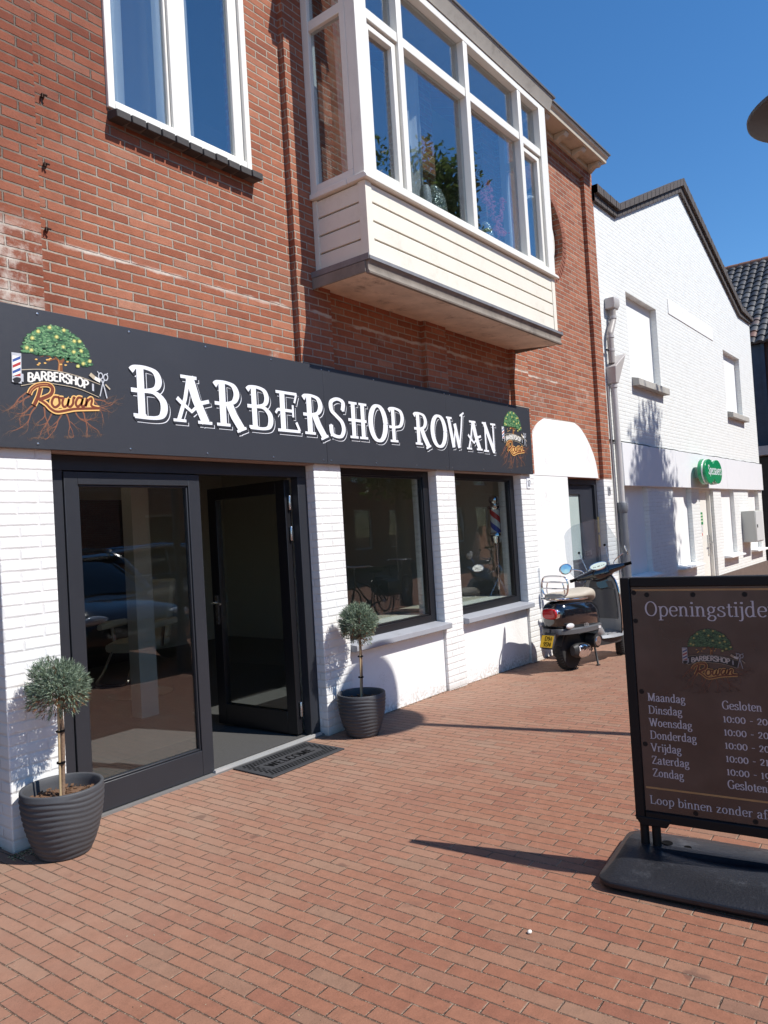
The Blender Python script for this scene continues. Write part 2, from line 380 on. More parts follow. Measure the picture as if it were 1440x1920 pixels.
# ------------------------------------------------------------------ pen-stroke lettering
def ribbon(mb, pts, wk, wt, O, U, V, N, h, dx=0, dy=0, grow=0):
    """flat pen stroke: broad where it runs upright (wk), fine where it runs level (wt)"""
    p = [Vector((a[0], a[1])) for a in pts]; L = []
    for i, q in enumerate(p):
        t = (p[min(i + 1, len(p) - 1)] - p[max(i - 1, 0)])
        t = t.normalized() if t.length > 1e-9 else Vector((1, 0))
        hw = .5 * math.sqrt((wk * t.y) ** 2 + (wt * t.x) ** 2) + grow
        n = Vector((-t.y, t.x)); e = Vector((0, 0))
        if grow and i == 0: e = -t * grow
        if grow and i == len(p) - 1: e = t * grow
        L.append((q + n * hw + e, q - n * hw + e))
    f3 = lambda q: Vector(O) + Vector(U) * (q.x + dx) + Vector(V) * (q.y + dy) + Vector(N) * h
    vs = [f3(q) for ab in L for q in ab]
    mb.add(vs, [(2 * i, 2 * i + 1, 2 * i + 3, 2 * i + 2) for i in range(len(L) - 1)])
def arc(cx, cy, rx, ry, a0, a1, n=16):
    return [(cx + rx * math.cos(R(a0 + (a1 - a0) * i / n)), cy + ry * math.sin(R(a0 + (a1 - a0) * i / n))) for i in range(n + 1)]
def c2(*pts): return [(q.x, q.y) for q in cr([(a, b, 0) for a, b in pts], 6)]
def ln(*pts): return list(pts)
# text face: advance, strokes (cap height 1, x-height .66); 's' entries are level serifs (x, y, half width)
X = .66
FACE = {
 'a': (.58, [c2((.09, .5), (.16, .63), (.3, .66), (.40, .56), (.41, .3), (.41, .1), (.47, .02), (.55, .05)), c2((.41, .40), (.22, .36), (.09, .22), (.13, .04), (.28, .0), (.41, .14))], []),
 'b': (.64, [ln((.15, 0), (.15, 1.04)), c2((.15, .5), (.3, .66), (.48, .6), (.56, .33), (.46, .05), (.3, 0), (.15, .1))], [(.09, 1.02, .06)]),
 'd': (.66, [ln((.47, 0), (.47, 1.04)), c2((.47, .55), (.33, .66), (.16, .6), (.08, .33), (.16, .06), (.3, 0), (.47, .14))], [(.41, 1.02, .06), (.54, .02, .07)]),
 'e': (.56, [c2((.09, .37), (.47, .37), (.45, .58), (.3, .66), (.14, .58), (.08, .34), (.16, .07), (.32, 0), (.48, .1))], []),
 'f': (.40, [c2((.42, .95), (.36, 1.05), (.24, 1.0), (.2, .85), (.2, .5), (.2, 0)), ln((.05, .63), (.36, .63))], [(.2, .02, .14)]),
 'g': (.58, [arc(.27, .45, .17, .2, 0, 360), c2((.2, .27), (.12, .16), (.2, .08), (.42, .04), (.5, -.1), (.4, -.26), (.2, -.27), (.08, -.16), (.14, -.03), (.24, .05)), ln((.4, .56), (.54, .63))], []),
 'i': (.32, [ln((.17, 0), (.17, X)), arc(.165, .9, .04, .04, 0, 360, 8)], [(.1, .64, .07), (.17, .02, .13)]),
 'j': (.30, [c2((.17, X), (.17, .3), (.17, -.1), (.1, -.26), (-.02, -.24)), arc(.165, .9, .04, .04, 0, 360, 8)], [(.1, .64, .07)]),
 'k': (.62, [ln((.15, 0), (.15, 1.04)), ln((.15, .28), (.46, .64)), ln((.26, .38), (.52, 0))], [(.09, 1.02, .06), (.15, .02, .12), (.46, .64, .1), (.52, .02, .1)]),
 'l': (.32, [ln((.16, 0), (.16, 1.04))], [(.1, 1.02, .06), (.16, .02, .13)]),
 'm': (.98, [ln((.15, 0), (.15, X)), c2((.15, .48), (.27, .64), (.42, .6), (.46, .4), (.46, 0)), c2((.46, .48), (.6, .64), (.74, .6), (.78, .4), (.78, 0))], [(.1, .64, .07), (.15, .02, .12), (.46, .02, .11), (.8, .02, .12)]),
 'n': (.66, [ln((.15, 0), (.15, X)), c2((.15, .48), (.28, .64), (.43, .6), (.48, .4), (.48, 0))], [(.1, .64, .07), (.15, .02, .12), (.5, .02, .12)]),
 'o': (.62, [arc(.3, .33, .21, .32, 0, 360, 20)], []),
 'p': (.64, [ln((.15, -.28), (.15, X)), c2((.15, .5), (.3, .66), (.48, .6), (.56, .33), (.46, .05), (.3, 0), (.15, .1))], [(.1, .64, .07), (.16, -.27, .14)]),
 'r': (.50, [ln((.15, 0), (.15, X)), c2((.15, .42), (.25, .6), (.36, .65), (.44, .58))], [(.1, .64, .07), (.16, .02, .13)]),
 's': (.52, [c2((.41, .5), (.38, .63), (.24, .66), (.11, .56), (.14, .43), (.3, .34), (.43, .23), (.42, .07), (.26, 0), (.1, .05), (.08, .18))], []),
 't': (.40, [c2((.19, .84), (.19, .5), (.19, .14), (.26, .01), (.38, .06)), ln((.05, .63), (.36, .63))], []),
 'v': (.60, [ln((.08, X), (.29, 0)), ln((.29, 0), (.5, X))], [(.08, .64, .09), (.5, .64, .09)]),
 'c': (.54, [c2((.44, .52), (.4, .63), (.28, .66), (.13, .57), (.08, .33), (.15, .07), (.3, 0), (.46, .1))], []),
 'z': (.56, [ln((.09, .55), (.09, .63), (.45, .63)), ln((.44, .62), (.09, .03)), ln((.08, .03), (.47, .03), (.47, .13))], []),
 'O': (.84, [arc(.42, .5, .32, .49, 0, 360, 24)], []),
 'M': (1.02, [ln((.18, 0), (.18, 1)), ln((.18, 1), (.5, .04)), ln((.5, .04), (.82, 1)), ln((.84, 0), (.84, 1))], [(.16, .98, .14), (.16, .02, .13), (.84, .02, .14), (.86, .98, .13)]),
 'D': (.86, [ln((.18, 0), (.18, 1)), c2((.1, .98), (.4, .98), (.66, .85), (.74, .5), (.66, .15), (.4, .02), (.1, .02))], [(.13, .98, .1), (.13, .02, .1)]),
 'W': (1.08, [ln((.1, 1), (.32, 0)), ln((.32, 0), (.54, .95)), ln((.54, .95), (.76, 0)), ln((.76, 0), (.98, 1))], [(.1, .98, .13), (.98, .98, .12), (.54, .96, .1)]),
 'V': (.82, [ln((.1, 1), (.41, 0)), ln((.41, 0), (.72, 1))], [(.1, .98, .13), (.72, .98, .12)]),
 'Z': (.74, [ln((.1, .78), (.1, .97), (.63, .97)), ln((.62, .96), (.1, .04)), ln((.08, .03), (.66, .03), (.67, .22))], []),
 'G': (.84, [c2((.7, .78), (.62, .94), (.44, 1), (.2, .86), (.1, .5), (.2, .14), (.44, 0), (.62, .05), (.7, .14)), ln((.69, .44), (.69, .04))], [(.7, .44, .13)]),
 'L': (.74, [ln((.2, 0), (.2, 1)), ln((.1, .03), (.66, .03), (.68, .28))], [(.2, .98, .14)]),
 'S': (.66, [c2((.54, .76), (.46, .95), (.3, 1), (.13, .88), (.14, .68), (.34, .54), (.53, .38), (.56, .16), (.4, .01), (.2, .03), (.09, .24))], []),
 'N': (.92, [ln((.18, 0), (.18, 1)), ln((.18, 1), (.74, 0)), ln((.74, 0), (.74, 1))], []),
 'X': (.80, [ln((.1, 1), (.68, 0)), ln((.68, 1), (.1, 0))], []),
 'C': (.78, [c2((.68, .78), (.6, .94), (.42, 1), (.2, .86), (.1, .5), (.2, .14), (.42, 0), (.6, .06), (.68, .2))], []),
 'E': (.72, [ln((.18, 0), (.18, 1)), ln((.18, .97), (.62, .97)), ln((.18, .52), (.54, .52)), ln((.18, .03), (.64, .03))], []),
 'A': (.84, [ln((.4, 1), (.1, 0)), ln((.4, 1), (.72, 0)), ln((.2, .34), (.6, .34))], []),
 'B': (.76, [ln((.18, 0), (.18, 1)), c2((.18, .97), (.45, .96), (.6, .75), (.45, .54), (.18, .53)), c2((.18, .53), (.5, .5), (.66, .27), (.5, .04), (.18, .03))], []),
 'R': (.80, [ln((.18, 0), (.18, 1)), c2((.18, .97), (.45, .96), (.62, .75), (.45, .52), (.18, .5)), ln((.38, .5), (.7, 0))], []),
 'H': (.86, [ln((.18, 0), (.18, 1)), ln((.68, 0), (.68, 1)), ln((.18, .52), (.68, .52))], []),
 'P': (.74, [ln((.18, 0), (.18, 1)), c2((.18, .97), (.45, .96), (.62, .73), (.45, .48), (.18, .46))], []),
 '0': (.62, [arc(.3, .36, .22, .35, 0, 360, 20)], []),
 '1': (.44, [ln((.22, 0), (.22, .7)), ln((.1, .6), (.22, .7))], [(.22, .02, .13)]),
 '2': (.58, [c2((.1, .54), (.16, .68), (.32, .72), (.44, .6), (.4, .4), (.2, .16), (.09, .03)), ln((.08, .03), (.5, .03))], []),
 '5': (.6, [ln((.46, .97), (.16, .97), (.14, .56)), c2((.14, .56), (.34, .62), (.5, .48), (.5, .2), (.34, .02), (.1, .06))], []),
 '4': (.64, [ln((.4, 0), (.4, 1), (.06, .3), (.56, .3))], []),
 '7': (.56, [ln((.08, .97), (.48, .97), (.2, 0))], []),
 '9': (.60, [arc(.29, .42, .2, .28, 0, 360, 18), c2((.48, .4), (.46, .05), (.34, -.2), (.14, -.27))], []),
 '8': (.6, [arc(.3, .74, .18, .24, 0, 360, 14), arc(.3, .26, .22, .26, 0, 360, 14)], []),
 ':': (.30, [arc(.14, .08, .04, .04, 0, 360, 8), arc(.14, .52, .04, .04, 0, 360, 8)], []),
 '-': (.52, [ln((.1, .34), (.42, .34))], []),
 ' ': (.34, [], []),
}
def lining(d):  # tall figure for plates
    return {'9': (.62, [arc(.3, .72, .2, .26, 0, 360, 16), c2((.5, .72), (.48, .3), (.38, .05), (.15, .03))], []), '1': (.44, [ln((.24, 0), (.24, .98)), ln((.08, .8), (.24, .98))], []), '0': (.66, [arc(.3, .5, .22, .48, 0, 360)], [])}.get(d, FACE[d])
def text(mb, mat, s, O, U, V, N, size, wk=.15, wt=.055, serif=True, track=1.0, width=None, h=.001, sw=1.0, tall=False, center=False):
    gl = [(lining(c) if tall else FACE[c]) for c in s]; tot = sum(a[0] for a in gl) * size * track * sw
    if width: sw *= width / tot; tot = width
    mb.mat(mat); x = -tot / 2 if center else 0; k = 0
    for a, st, se in gl:
        for q in st:
            ribbon(mb, [(x + px * size * sw, py * size) for px, py in q], wk * size * min(1, sw * 1.1), wt * size, O, U, V, N, h + (k % 5) * .00012); k += 1
        if serif:
            for sx, sy, hw in se:
                ribbon(mb, [(x + (sx - hw) * size * sw, sy * size), (x + (sx + hw) * size * sw, sy * size)], wt * size, wt * size * .9, O, U, V, N, h + (k % 5) * .00012); k += 1
        x += a * size * track * sw
    return tot
# display face of the shop front: strokes with their own pen widths (broad, fine)
b_, f_ = .21, .075
DISP = {
 'B': [(ln((.27, .02), (.27, .97)), b_, b_), (c2((.0, .9), (.14, .98), (.45, .99), (.72, .93), (.82, .76), (.7, .6), (.32, .53)), .2, f_), (c2((.3, .53), (.68, .52), (.93, .36), (.92, .14), (.7, .03), (.06, .025)), .22, f_), (ln((-.02, .53), (.36, .53)), .09, .09), (ln((.02, .05), (.4, .05)), .08, .07)],
 'A': [(ln((.44, .98), (.32, .5), (.12, .03)), .11, .1), (ln((.46, .98), (.62, .5), (.86, .03)), .25, .2), (ln((.22, .965), (.66, .965)), .08, .075), (ln((.1, .5), (.2, .42), (.48, .24), (.74, .44), (.98, .5)), .12, .085), (ln((-.02, .03), (.32, .03)), .06, .065), (ln((.64, .03), (1.04, .03)), .06, .07)],
 'R': [(ln((.24, .02), (.24, .97)), b_, b_), (c2((.0, .9), (.12, .98), (.38, .99), (.62, .93), (.72, .75), (.6, .57), (.3, .5)), .2, f_), (ln((-.02, .5), (.4, .5)), .09, .085), (ln((.46, .5), (.6, .25), (.86, -.06)), .25, .2), (ln((.02, .03), (.46, .03)), .06, .07), (ln((.68, -.1), (1.0, .0)), .06, .07)],
 'E': [(ln((.28, .02), (.28, .97)), b_, b_), (ln((.02, .965), (.92, .965)), .07, .075), (ln((.9, .96), (.8, .74)), .08, .07), (c2((-.02, .44), (.08, .53), (.3, .53), (.7, .53)), .08, .08), (ln((.72, .68), (.72, .38)), .08, .07), (ln((.04, .035), (1.0, .035)), .07, .075), (ln((.98, .05), (.84, .26)), .1, .08)],
 'S': [(c2((.84, .7), (.9, .9), (.7, .985), (.42, .98), (.16, .88), (.18, .68), (.44, .55), (.76, .4), (.86, .2), (.7, .03), (.4, .01), (.14, .08), (.1, .3)), .23, .09), (ln((.86, 1.0), (.84, .68)), .07, .06), (ln((.08, .0), (.1, .32)), .07, .06)],
 'H': [(ln((.24, .02), (.24, .97)), b_, b_), (ln((.76, .02), (.76, .97)), b_, b_), (ln((-.04, .5), (.96, .5)), .09, .085), (ln((.02, .965), (.46, .965)), .06, .07), (ln((.56, .965), (1.0, .965)), .06, .07), (ln((.02, .035), (.46, .035)), .06, .07), (ln((.54, .035), (1.0, .035)), .06, .07)],
 'O': [(arc(.5, .5, .38, .46, 0, 360, 28), .24, .08)],
 'P': [(ln((.26, .02), (.26, .97)), b_, b_), (c2((.0, .9), (.14, .98), (.45, .99), (.76, .92), (.86, .72), (.7, .5), (.3, .44)), .22, f_), (ln((-.02, .44), (.4, .44)), .09, .085), (ln((.02, .035), (.52, .035)), .06, .07)],
 'W': [(ln((.08, .97), (.32, .02)), .2, .18), (ln((.32, .02), (.48, .75)), .09, .08), (ln((.44, .8), (.66, .02)), .2, .18), (ln((.66, .02), (.84, .7), (.92, 1.12)), .1, .1), (ln((-.06, .965), (.28, .965)), .06, .07), (ln((.78, 1.08), (1.04, 1.2)), .06, .07)],
 'N': [(ln((.2, .02), (.2, .97)), .11, .1), (ln((.16, .97), (.84, .02)), .22, .2), (ln((.84, -.02), (.84, .97)), .11, .1), (ln((-.02, .965), (.3, .965)), .06, .07), (ln((.64, .965), (1.04, .965)), .06, .07), (ln((.02, .035), (.4, .035)), .06, .07)],
}
def display(mb, ch, x0, x1, z0, z1, y, white, ground):
    H = z1 - z0; W = x1 - x0; U, V, N = (1, 0, 0), (0, 0, 1), (0, -1, 0)
    for lay, (mt, dx, dy, gr, h) in enumerate(((white, .020, -.021, .0022, .0008), (ground, .0145, -.0155, .003, .0022), (ground, .007, -.008, .0045, .0036), (white, 0, 0, 0, .0052))):
        mb.mat(mt)
        for k, (q, wk, wt) in enumerate(DISP[ch]):
            kx = min(1.0, W / (H * .85))
            ribbon(mb, [(a * W, b * H) for a, b in q], wk * H * kx * .86, wt * H * .92, (x0, y, z0), U, V, N, h + k * .00018, dx, dy, gr)
# ------------------------------------------------------------------ the shop's emblem (drawn flat, illustration units)
def em(name, c, **k): return simple(name, c, .5, var=.08, scale=30, **k)
E_GREEN = [em('emblem_leaf_dark', (.012, .05, .022)), em('emblem_leaf', (.035, .12, .05)), em('emblem_leaf_pale', (.10, .24, .10)), em('emblem_leaf_light', (.20, .36, .17))]
E_YEL = em('emblem_light', (.75, .66, .22)); E_AMB = em('emblem_glow', (.33, .36, .10)); E_YEL2 = em('emblem_amber', (.72, .42, .12)); E_BARK = em('emblem_bark', (.20, .07, .02)); E_BARK2 = em('emblem_bark_light', (.50, .22, .07))
E_ROOT = em('emblem_root', (.22, .085, .045)); E_ROOT2 = em('emblem_root_dim', (.12, .075, .055)); E_BAN = em('emblem_banner', (.008, .009, .012)); E_EDGE = em('emblem_banner_edge', (.5, .42, .30))
E_RED = em('emblem_red', (.42, .03, .03)); E_BLUE = em('emblem_blue', (.03, .08, .30)); E_SIL = em('emblem_silver', (.48, .50, .54)); E_SCR = em('emblem_script', (.17, .035, .012)); E_GLOW = em('emblem_script_glow', (.80, .48, .16)); E_WH = em('emblem_white', (.80, .78, .72))
def emblem(mb, O, U, V, N, width, seed=4, roots=True):
    rnd = random.Random(seed); s = width / 1281.0
    def T(cx, cy):  # illustration units to flat coordinates, straightened
        u = (cx - 690) * 1.04 - .05 * (cy - 800); v = -(cy - 800) + .11 * (cx - 690); return (u * s, v * s)
    lay = [.0006, 0]
    def nx(): lay[1] += 1; return lay[0] + (lay[1] % 25) * 1.6e-5
    def step(): lay[0] += .00046
    O, U, V, N = Vector(O), Vector(U), Vector(V), Vector(N)
    def P(q, h): return O + U * q[0] + V * q[1] + N * h
    def poly(m, pts): 
        mb.mat(m); h = nx(); mb.add([P(T(*q), h) for q in pts], [tuple(range(len(pts)))])
    def stroke(m, pts, wd, taper=False):
        mb.mat(m); h = nx(); q = [Vector(T(*a)) for a in pts]; L = []
        for i, a in enumerate(q):
            t = (q[min(i + 1, len(q) - 1)] - q[max(0, i - 1)]); t = t.normalized() if t.length > 0 else Vector((1, 0))
            hw = wd * s * .5 * ((1 - .8 * i / (len(q) - 1)) if taper else 1); n = Vector((-t.y, t.x)) * hw; L += [a + n, a - n]
        mb.add([P(a, h) for a in L], [(2 * i, 2 * i + 1, 2 * i + 3, 2 * i + 2) for i in range(len(q) - 1)])
    def blob(m, cx, cy, rx, ry, n=9, jag=.25):
        poly(m, [(cx + rx * math.cos(a) * (1 + jag * (rnd.random() - .5)), cy + ry * math.sin(a) * (1 + jag * (rnd.random() - .5))) for a in [2 * math.pi * i / n for i in range(n)]])
    # roots
    if roots:
        def root(x, y, ang, ln_, wd, dep):
            pts = [(x, y)]; a = ang
            for i in range(5): a += rnd.uniform(-.35, .35); x += math.cos(a) * ln_ / 5; y = min(y + math.sin(a) * ln_ / 5, 1460 - (x * 7 % 40)); pts.append((x, y))
            stroke(E_ROOT if dep < 2 else E_ROOT2, c2(*pts), wd, True)
            if dep < 3:
                for k in (2, 3, 5):
                    root(*pts[k], a + rnd.choice((-.6, .55, .3, -.35)), ln_ * .55, wd * .55, dep + 1)
        for x, y, a, l in ((380, 900, 3.0, 260), (380, 940, 2.75, 200), (400, 1060, 2.7, 200), (430, 1080, 2.0, 260), (520, 1080, 1.5, 250), (620, 1120, 1.7, 260), (740, 1140, 1.75, 300), (760, 1140, 1.35, 300), (880, 1130, .85, 300), (960, 1120, .7, 300), (1060, 1080, .45, 260), (1120, 990, .3, 190), (1120, 1020, .6, 190)):
            root(x, y, a, l, 22, 0)
    step()
    stroke(E_BARK, [(700, 690), (705, 560), (640, 480), (560, 430)], 60, True); stroke(E_BARK, [(705, 690), (710, 560), (790, 470), (880, 440)], 60, True); stroke(E_BARK, [(703, 700), (706, 600), (706, 430)], 78, True)
    stroke(E_BARK2, [(690, 690), (696, 590), (680, 520)], 20, True); stroke(E_BARK2, [(722, 690), (716, 590), (730, 520)], 14, True)
    for a in ((600, 500, 470, 510), (650, 520, 560, 560), (780, 540, 920, 570), (760, 500, 1000, 500)): stroke(E_BARK, [(a[0], a[1]), ((a[0] + a[2]) / 2, a[3] - 25), (a[2], a[3])], 20, True)
    step()
    for k in range(16): blob(E_YEL2, rnd.uniform(430, 960), rnd.uniform(500, 600), 16, 9)
    def inside(x, y):
        dx = (x - 680) / 400.0; lo = 500 + 40 * dx + 70 * max(0, dx); return abs(dx) < 1 and y < lo and y > lo - 370 * math.sqrt(1 - dx * dx) * .98
    for m, nb, rr in ((E_GREEN[0], 230, 42), (E_GREEN[1], 260, 30), (E_GREEN[2], 230, 21), (E_GREEN[3], 150, 13)):
        k = 0; step()
        while k < nb:
            x, y = rnd.uniform(280, 1080), rnd.uniform(140, 590)
            if inside(x, y): blob(m, x, y - (10 if rr < 25 else 0), rr * rnd.uniform(.6, 1.2), rr * .55 * rnd.uniform(.6, 1.2), 7, .6); k += 1
    for x, y in ((450, 215), (385, 295), (660, 265), (870, 300), (745, 180), (738, 380), (865, 430), (955, 415), (375, 435), (1060, 535), (325, 410), (580, 160), (980, 565), (915, 600), (935, 300)):
        blob(E_AMB, x, y, 26, 24, 10, .3); step(); blob(E_YEL, x, y, 14, 13, 10, .2); lay[0] -= .00046
    step()
    step()
    up = c2((250, 668), (480, 655), (700, 675), (950, 735), (1190, 820)); lo = c2((262, 838), (480, 802), (700, 822), (930, 868), (1175, 968))
    poly(E_EDGE, [(a, b - 8) for a, b in up] + [(a, b + 8) for a, b in reversed(lo)]); poly(E_BAN, up + lo[::-1])
    step()
    ws = sum(FACE[c][0] for c in 'BARBERSHOP')
    x = 0
    for c in 'BARBERSHOP':
        adv, st, _ = FACE[c]; t = (x + adv / 2) / ws; cx = 330 + 715 * t; i = t * .78 + .06
        a, b = up[int(i * (len(up) - 1))], lo[int(i * (len(lo) - 1))]; cy = (a[1] + b[1]) / 2; slope = .02 + .22 * t
        mb.mat(E_WH)
        for q in st:
            pts = [Vector(T(cx + (px - adv / 2) * 108, cy + slope * (px - adv / 2) * 108 + (.5 - py) * (104 - 6 * abs(t - .5)))) for px, py in q]
            ribbon(mb, [(v.x, v.y) for v in pts], 24 * s, 16 * s, O, U, V, N, nx())
        x += adv
    for bx, by in ((275, 750), (1098, 850)): poly(E_SIL, [(bx - 12, by - 45), (bx + 12, by - 40), (bx + 14, by + 50), (bx - 10, by + 42)])
    step()
    sc = [c2((352, 935), (380, 880), (450, 835), (560, 828), (610, 870), (590, 940), (500, 985), (455, 1000)), c2((475, 860), (450, 960), (405, 1060)), c2((470, 1000), (540, 1050), (600, 1110), (680, 1140), (860, 1112), (1000, 1108), (1175, 1108)),
          c2((690, 975), (630, 970), (602, 1040), (640, 1088), (692, 1050), (690, 985), (740, 985)), c2((742, 975), (725, 1040), (745, 1085), (785, 1060), (805, 990), (790, 1060), (815, 1085), (850, 1050), (858, 980), (880, 985)),
          c2((965, 985), (915, 978), (885, 1040), (905, 1082), (950, 1050), (972, 985), (955, 1060), (975, 1085), (1005, 1060)), c2((1020, 985), (1005, 1080), (1030, 1020), (1070, 985), (1085, 1010), (1075, 1065), (1110, 1092), (1178, 1105))]
    for k, q in enumerate(sc): stroke(E_GLOW, q, 62 if k < 3 else 58)
    poly(E_GLOW, [(600, 980), (1090, 985), (1120, 1090), (640, 1100)])
    step()
    for k, q in enumerate(sc): stroke(E_SCR, q, 40 if k < 2 else 28)
    stroke(E_BARK2, c2((355, 930), (382, 878), (450, 833), (560, 826)), 8)
    step()
    poly(E_SIL, [(158, 470), (262, 480), (268, 820), (165, 800)]); poly(E_WH, [(168, 505), (256, 512), (254, 742), (176, 735)])
    for m, y in ((E_BLUE, 520), (E_RED, 585), (E_BLUE, 650), (E_RED, 715)): poly(m, [(171, y + 30), (255, y - 12), (254, y + 22), (172, y + 60 if y < 700 else y + 22)])
    poly(E_BAN, c2((170, 770), (200, 815), (250, 800), (258, 760), (210, 748), (170, 770)))
    step()
    stroke(E_SIL, [(1185, 960), (1215, 820), (1245, 750)], 14); stroke(E_SIL, [(1275, 985), (1240, 850), (1205, 760)], 16)
    for x, y in ((1193, 712), (1258, 728)): stroke(E_SIL, arc(x, y, 27, 38, 0, 360, 16), 14)
    stroke(E_SIL, [(1152, 655), (1178, 690)], 12); stroke(E_SIL, [(1285, 675), (1265, 700)], 12)
    stroke(E_EDGE, [(1060, 690), (1120, 740)], 46); stroke(E_WH, [(1118, 738), (1190, 775)], 44); stroke(E_EDGE, [(1255, 815), (1315, 875)], 18)
# ------------------------------------------------------------------ ground
def gz(x): return 0.0 if x < 5.9 else -.02 * (min(x, 16) - 5.9)
mb = MB(); xs = [-300, 5.9, 8, 10, 12, 14, 16, 300]
mb.grid([[(x, -300, gz(x)) for x in xs], [(x, 300, gz(x)) for x in xs]])
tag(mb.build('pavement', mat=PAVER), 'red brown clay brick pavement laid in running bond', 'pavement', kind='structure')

# ------------------------------------------------------------------ brick shop building
B = Thing('brick_building', 'red brick shop house with white painted ground floor and projecting bay window', 'building', (6.0, 4.0, 0.0))
mb = MB().mat(BRICK)
for x0, x1 in ((1.55, 2.15), (4.20, 4.584), (5.94, 6.30), (7.70, 8.06), (10.19, 10.49)): mb.box(x0, x1, 4.0, 4.30, 2.13, 6.42)
mb.box(10.184, 10.49, 4.001, 4.30, 2.105, 2.13)
mb.box(-2.0, 1.55, 4.03, 4.30, 2.13, 6.42)
mb.wall(2.15, 4.20, 2.13, 6.42, 4.055, 4.30, [(2.64, 3.83, 4.29, 6.2)])
mb.wall(4.584, 5.94, 2.13, 6.42, 4.055, 4.30, [(4.8, 5.95, 3.9, 6.1)])
mb.wall(6.30, 7.70, 2.13, 6.42, 4.055, 4.30, [(6.29, 7.4, 3.9, 6.1)])
# right hand panel with a round opening
OC, OR_ = (8.87, 5.28), .555
n = 40; ring = [(OC[0] + OR_ * math.cos(2 * math.pi * i / n), OC[1] + OR_ * math.sin(2 * math.pi * i / n)) for i in range(n)]
def toward(px, pz):
    dx, dz = px - OC[0], pz - OC[1]; k = min((10.19 - OC[0]) / dx if dx > 1e-9 else (8.06 - OC[0]) / dx if dx < -1e-9 else 1e9, (6.42 - OC[1]) / dz if dz > 1e-9 else (4.2 - OC[1]) / dz if dz < -1e-9 else 1e9)
    return (OC[0] + dx * k, OC[1] + dz * k)
out = [toward(*q) for q in ring]
b = len(mb.v)
mb.add([(x, 4.055, z) for x, z in ring] + [(x, 4.055, z) for x, z in out] + [(x, 4.20, z) for x, z in ring], [(i, (i + 1) % n, n + (i + 1) % n, n + i) for i in range(n)] + [(i, (i + 1) % n, 2 * n + (i + 1) % n, 2 * n + i) for i in range(n)])
for cx, cz in ((10.19, 6.42), (8.06, 6.42), (8.06, 4.2), (10.19, 4.2)):
    a = sorted(out, key=lambda q: (q[0] - cx) ** 2 + (q[1] - cz) ** 2)[:8]
    ex = [q for q in a if abs(q[0] - cx) < 1e-6]; ez = [q for q in a if abs(q[1] - cz) < 1e-6]
    if ex and ez and (ex[0] != ez[0]): mb.add([(ex[0][0], 4.055, ex[0][1]), (cx, 4.055, cz), (ez[0][0], 4.055, ez[0][1])], [(0, 1, 2)])
mb.wall(8.06, 10.19, 2.105, 4.2, 4.055, 4.30)
mb.box(-2.0, 10.49, 4.0, 4.30, 6.42, 6.56)
mb.box(10.19, 10.49, 4.30, 12.0, 0, 6.56); mb.box(-2, 10.19, 11.7, 12, 0, 6.56)
B.part('wall', mb)
for x0, x1, zt in ((1.84, 2.148, 2.13), (4.268, 4.584, 2.13), (5.975, 6.302, 2.13), (7.70, 8.03, 2.13), (10.184, 10.49, 2.105)):
    mb = MB().mat(WBRICK); mb.box(x0, x1, 4.0, 4.30, -.15, zt); B.part('pier', mb, bevel=.006)
mb = MB().mat(WHITE)
mb.box(4.584, 5.975, 4.03, 4.30, -.1, .585); mb.box(6.302, 7.70, 4.03, 4.30, -.1, .585)
mb.box(8.03, 9.04, 4.028, 4.30, -.15, 2.115)
arch = [(8.03, 2.115), (10.06, 2.115)] + [(q.x, q.y) for q in cr([(10.06, 2.115, 0), (9.98, 2.38, 0), (9.78, 2.62, 0), (9.55, 2.78, 0), (9.36, 2.838, 0)], 5)][1:] + [(8.48, 2.825)] + [(q.x, q.y) for q in cr([(8.48, 2.825, 0), (8.28, 2.74, 0), (8.12, 2.60, 0), (8.03, 2.47, 0)], 5)][1:]
mb.prism([(x, 4.024, z) for x, z in arch], (0, .03, 0))
B.part('rendered_panel', mb, bevel=.004)
mb = MB().mat(SOFFIT); mb.box(2.148, 4.268, 3.99, 4.30, 2.106, 2.128); mb.box(4.584, 5.975, 3.99, 4.30, 2.106, 2.128); mb.box(6.302, 7.70, 3.99, 4.30, 2.106, 2.128); B.part('lintel', mb)
# shop windows with sills
for x0, x1 in ((4.584, 5.975), (6.302, 7.70)):
    mb = MB().mat(BLACKF); mb.frame(x0, x1, .655, 2.104, .075, .095, .075, .055, 4.095, 4.165)
    mb.frame(x0 + .077, x1 - .097, .732, 2.047, .012, .012, .012, .012, 4.108, 4.15)
    wf = B.part('window', mb, bevel=.003)
    mb = MB().mat(GLASS); mb.box(x0 + .089, x1 - .109, 4.126, 4.132, .744, 2.035); B.part('pane', mb, wf)
    mb = MB().mat(SILLG); mb.prism([(x0 + .002, 3.935, .60), (x0 + .002, 3.935, .645), (x0 + .002, 4.10, .664), (x0 + .002, 4.10, .588), (x0 + .002, 4.03, .588), (x0 + .002, 3.955, .592)], (x1 - x0 + .02, 0, 0)); B.part('sill', mb, wf, bevel=.003)
    mb = MB().mat(UPVC); mb.box(x0 + .01, x1 - .01, 4.17, 4.40, .70, .735); B.part('inner_ledge', mb, wf)
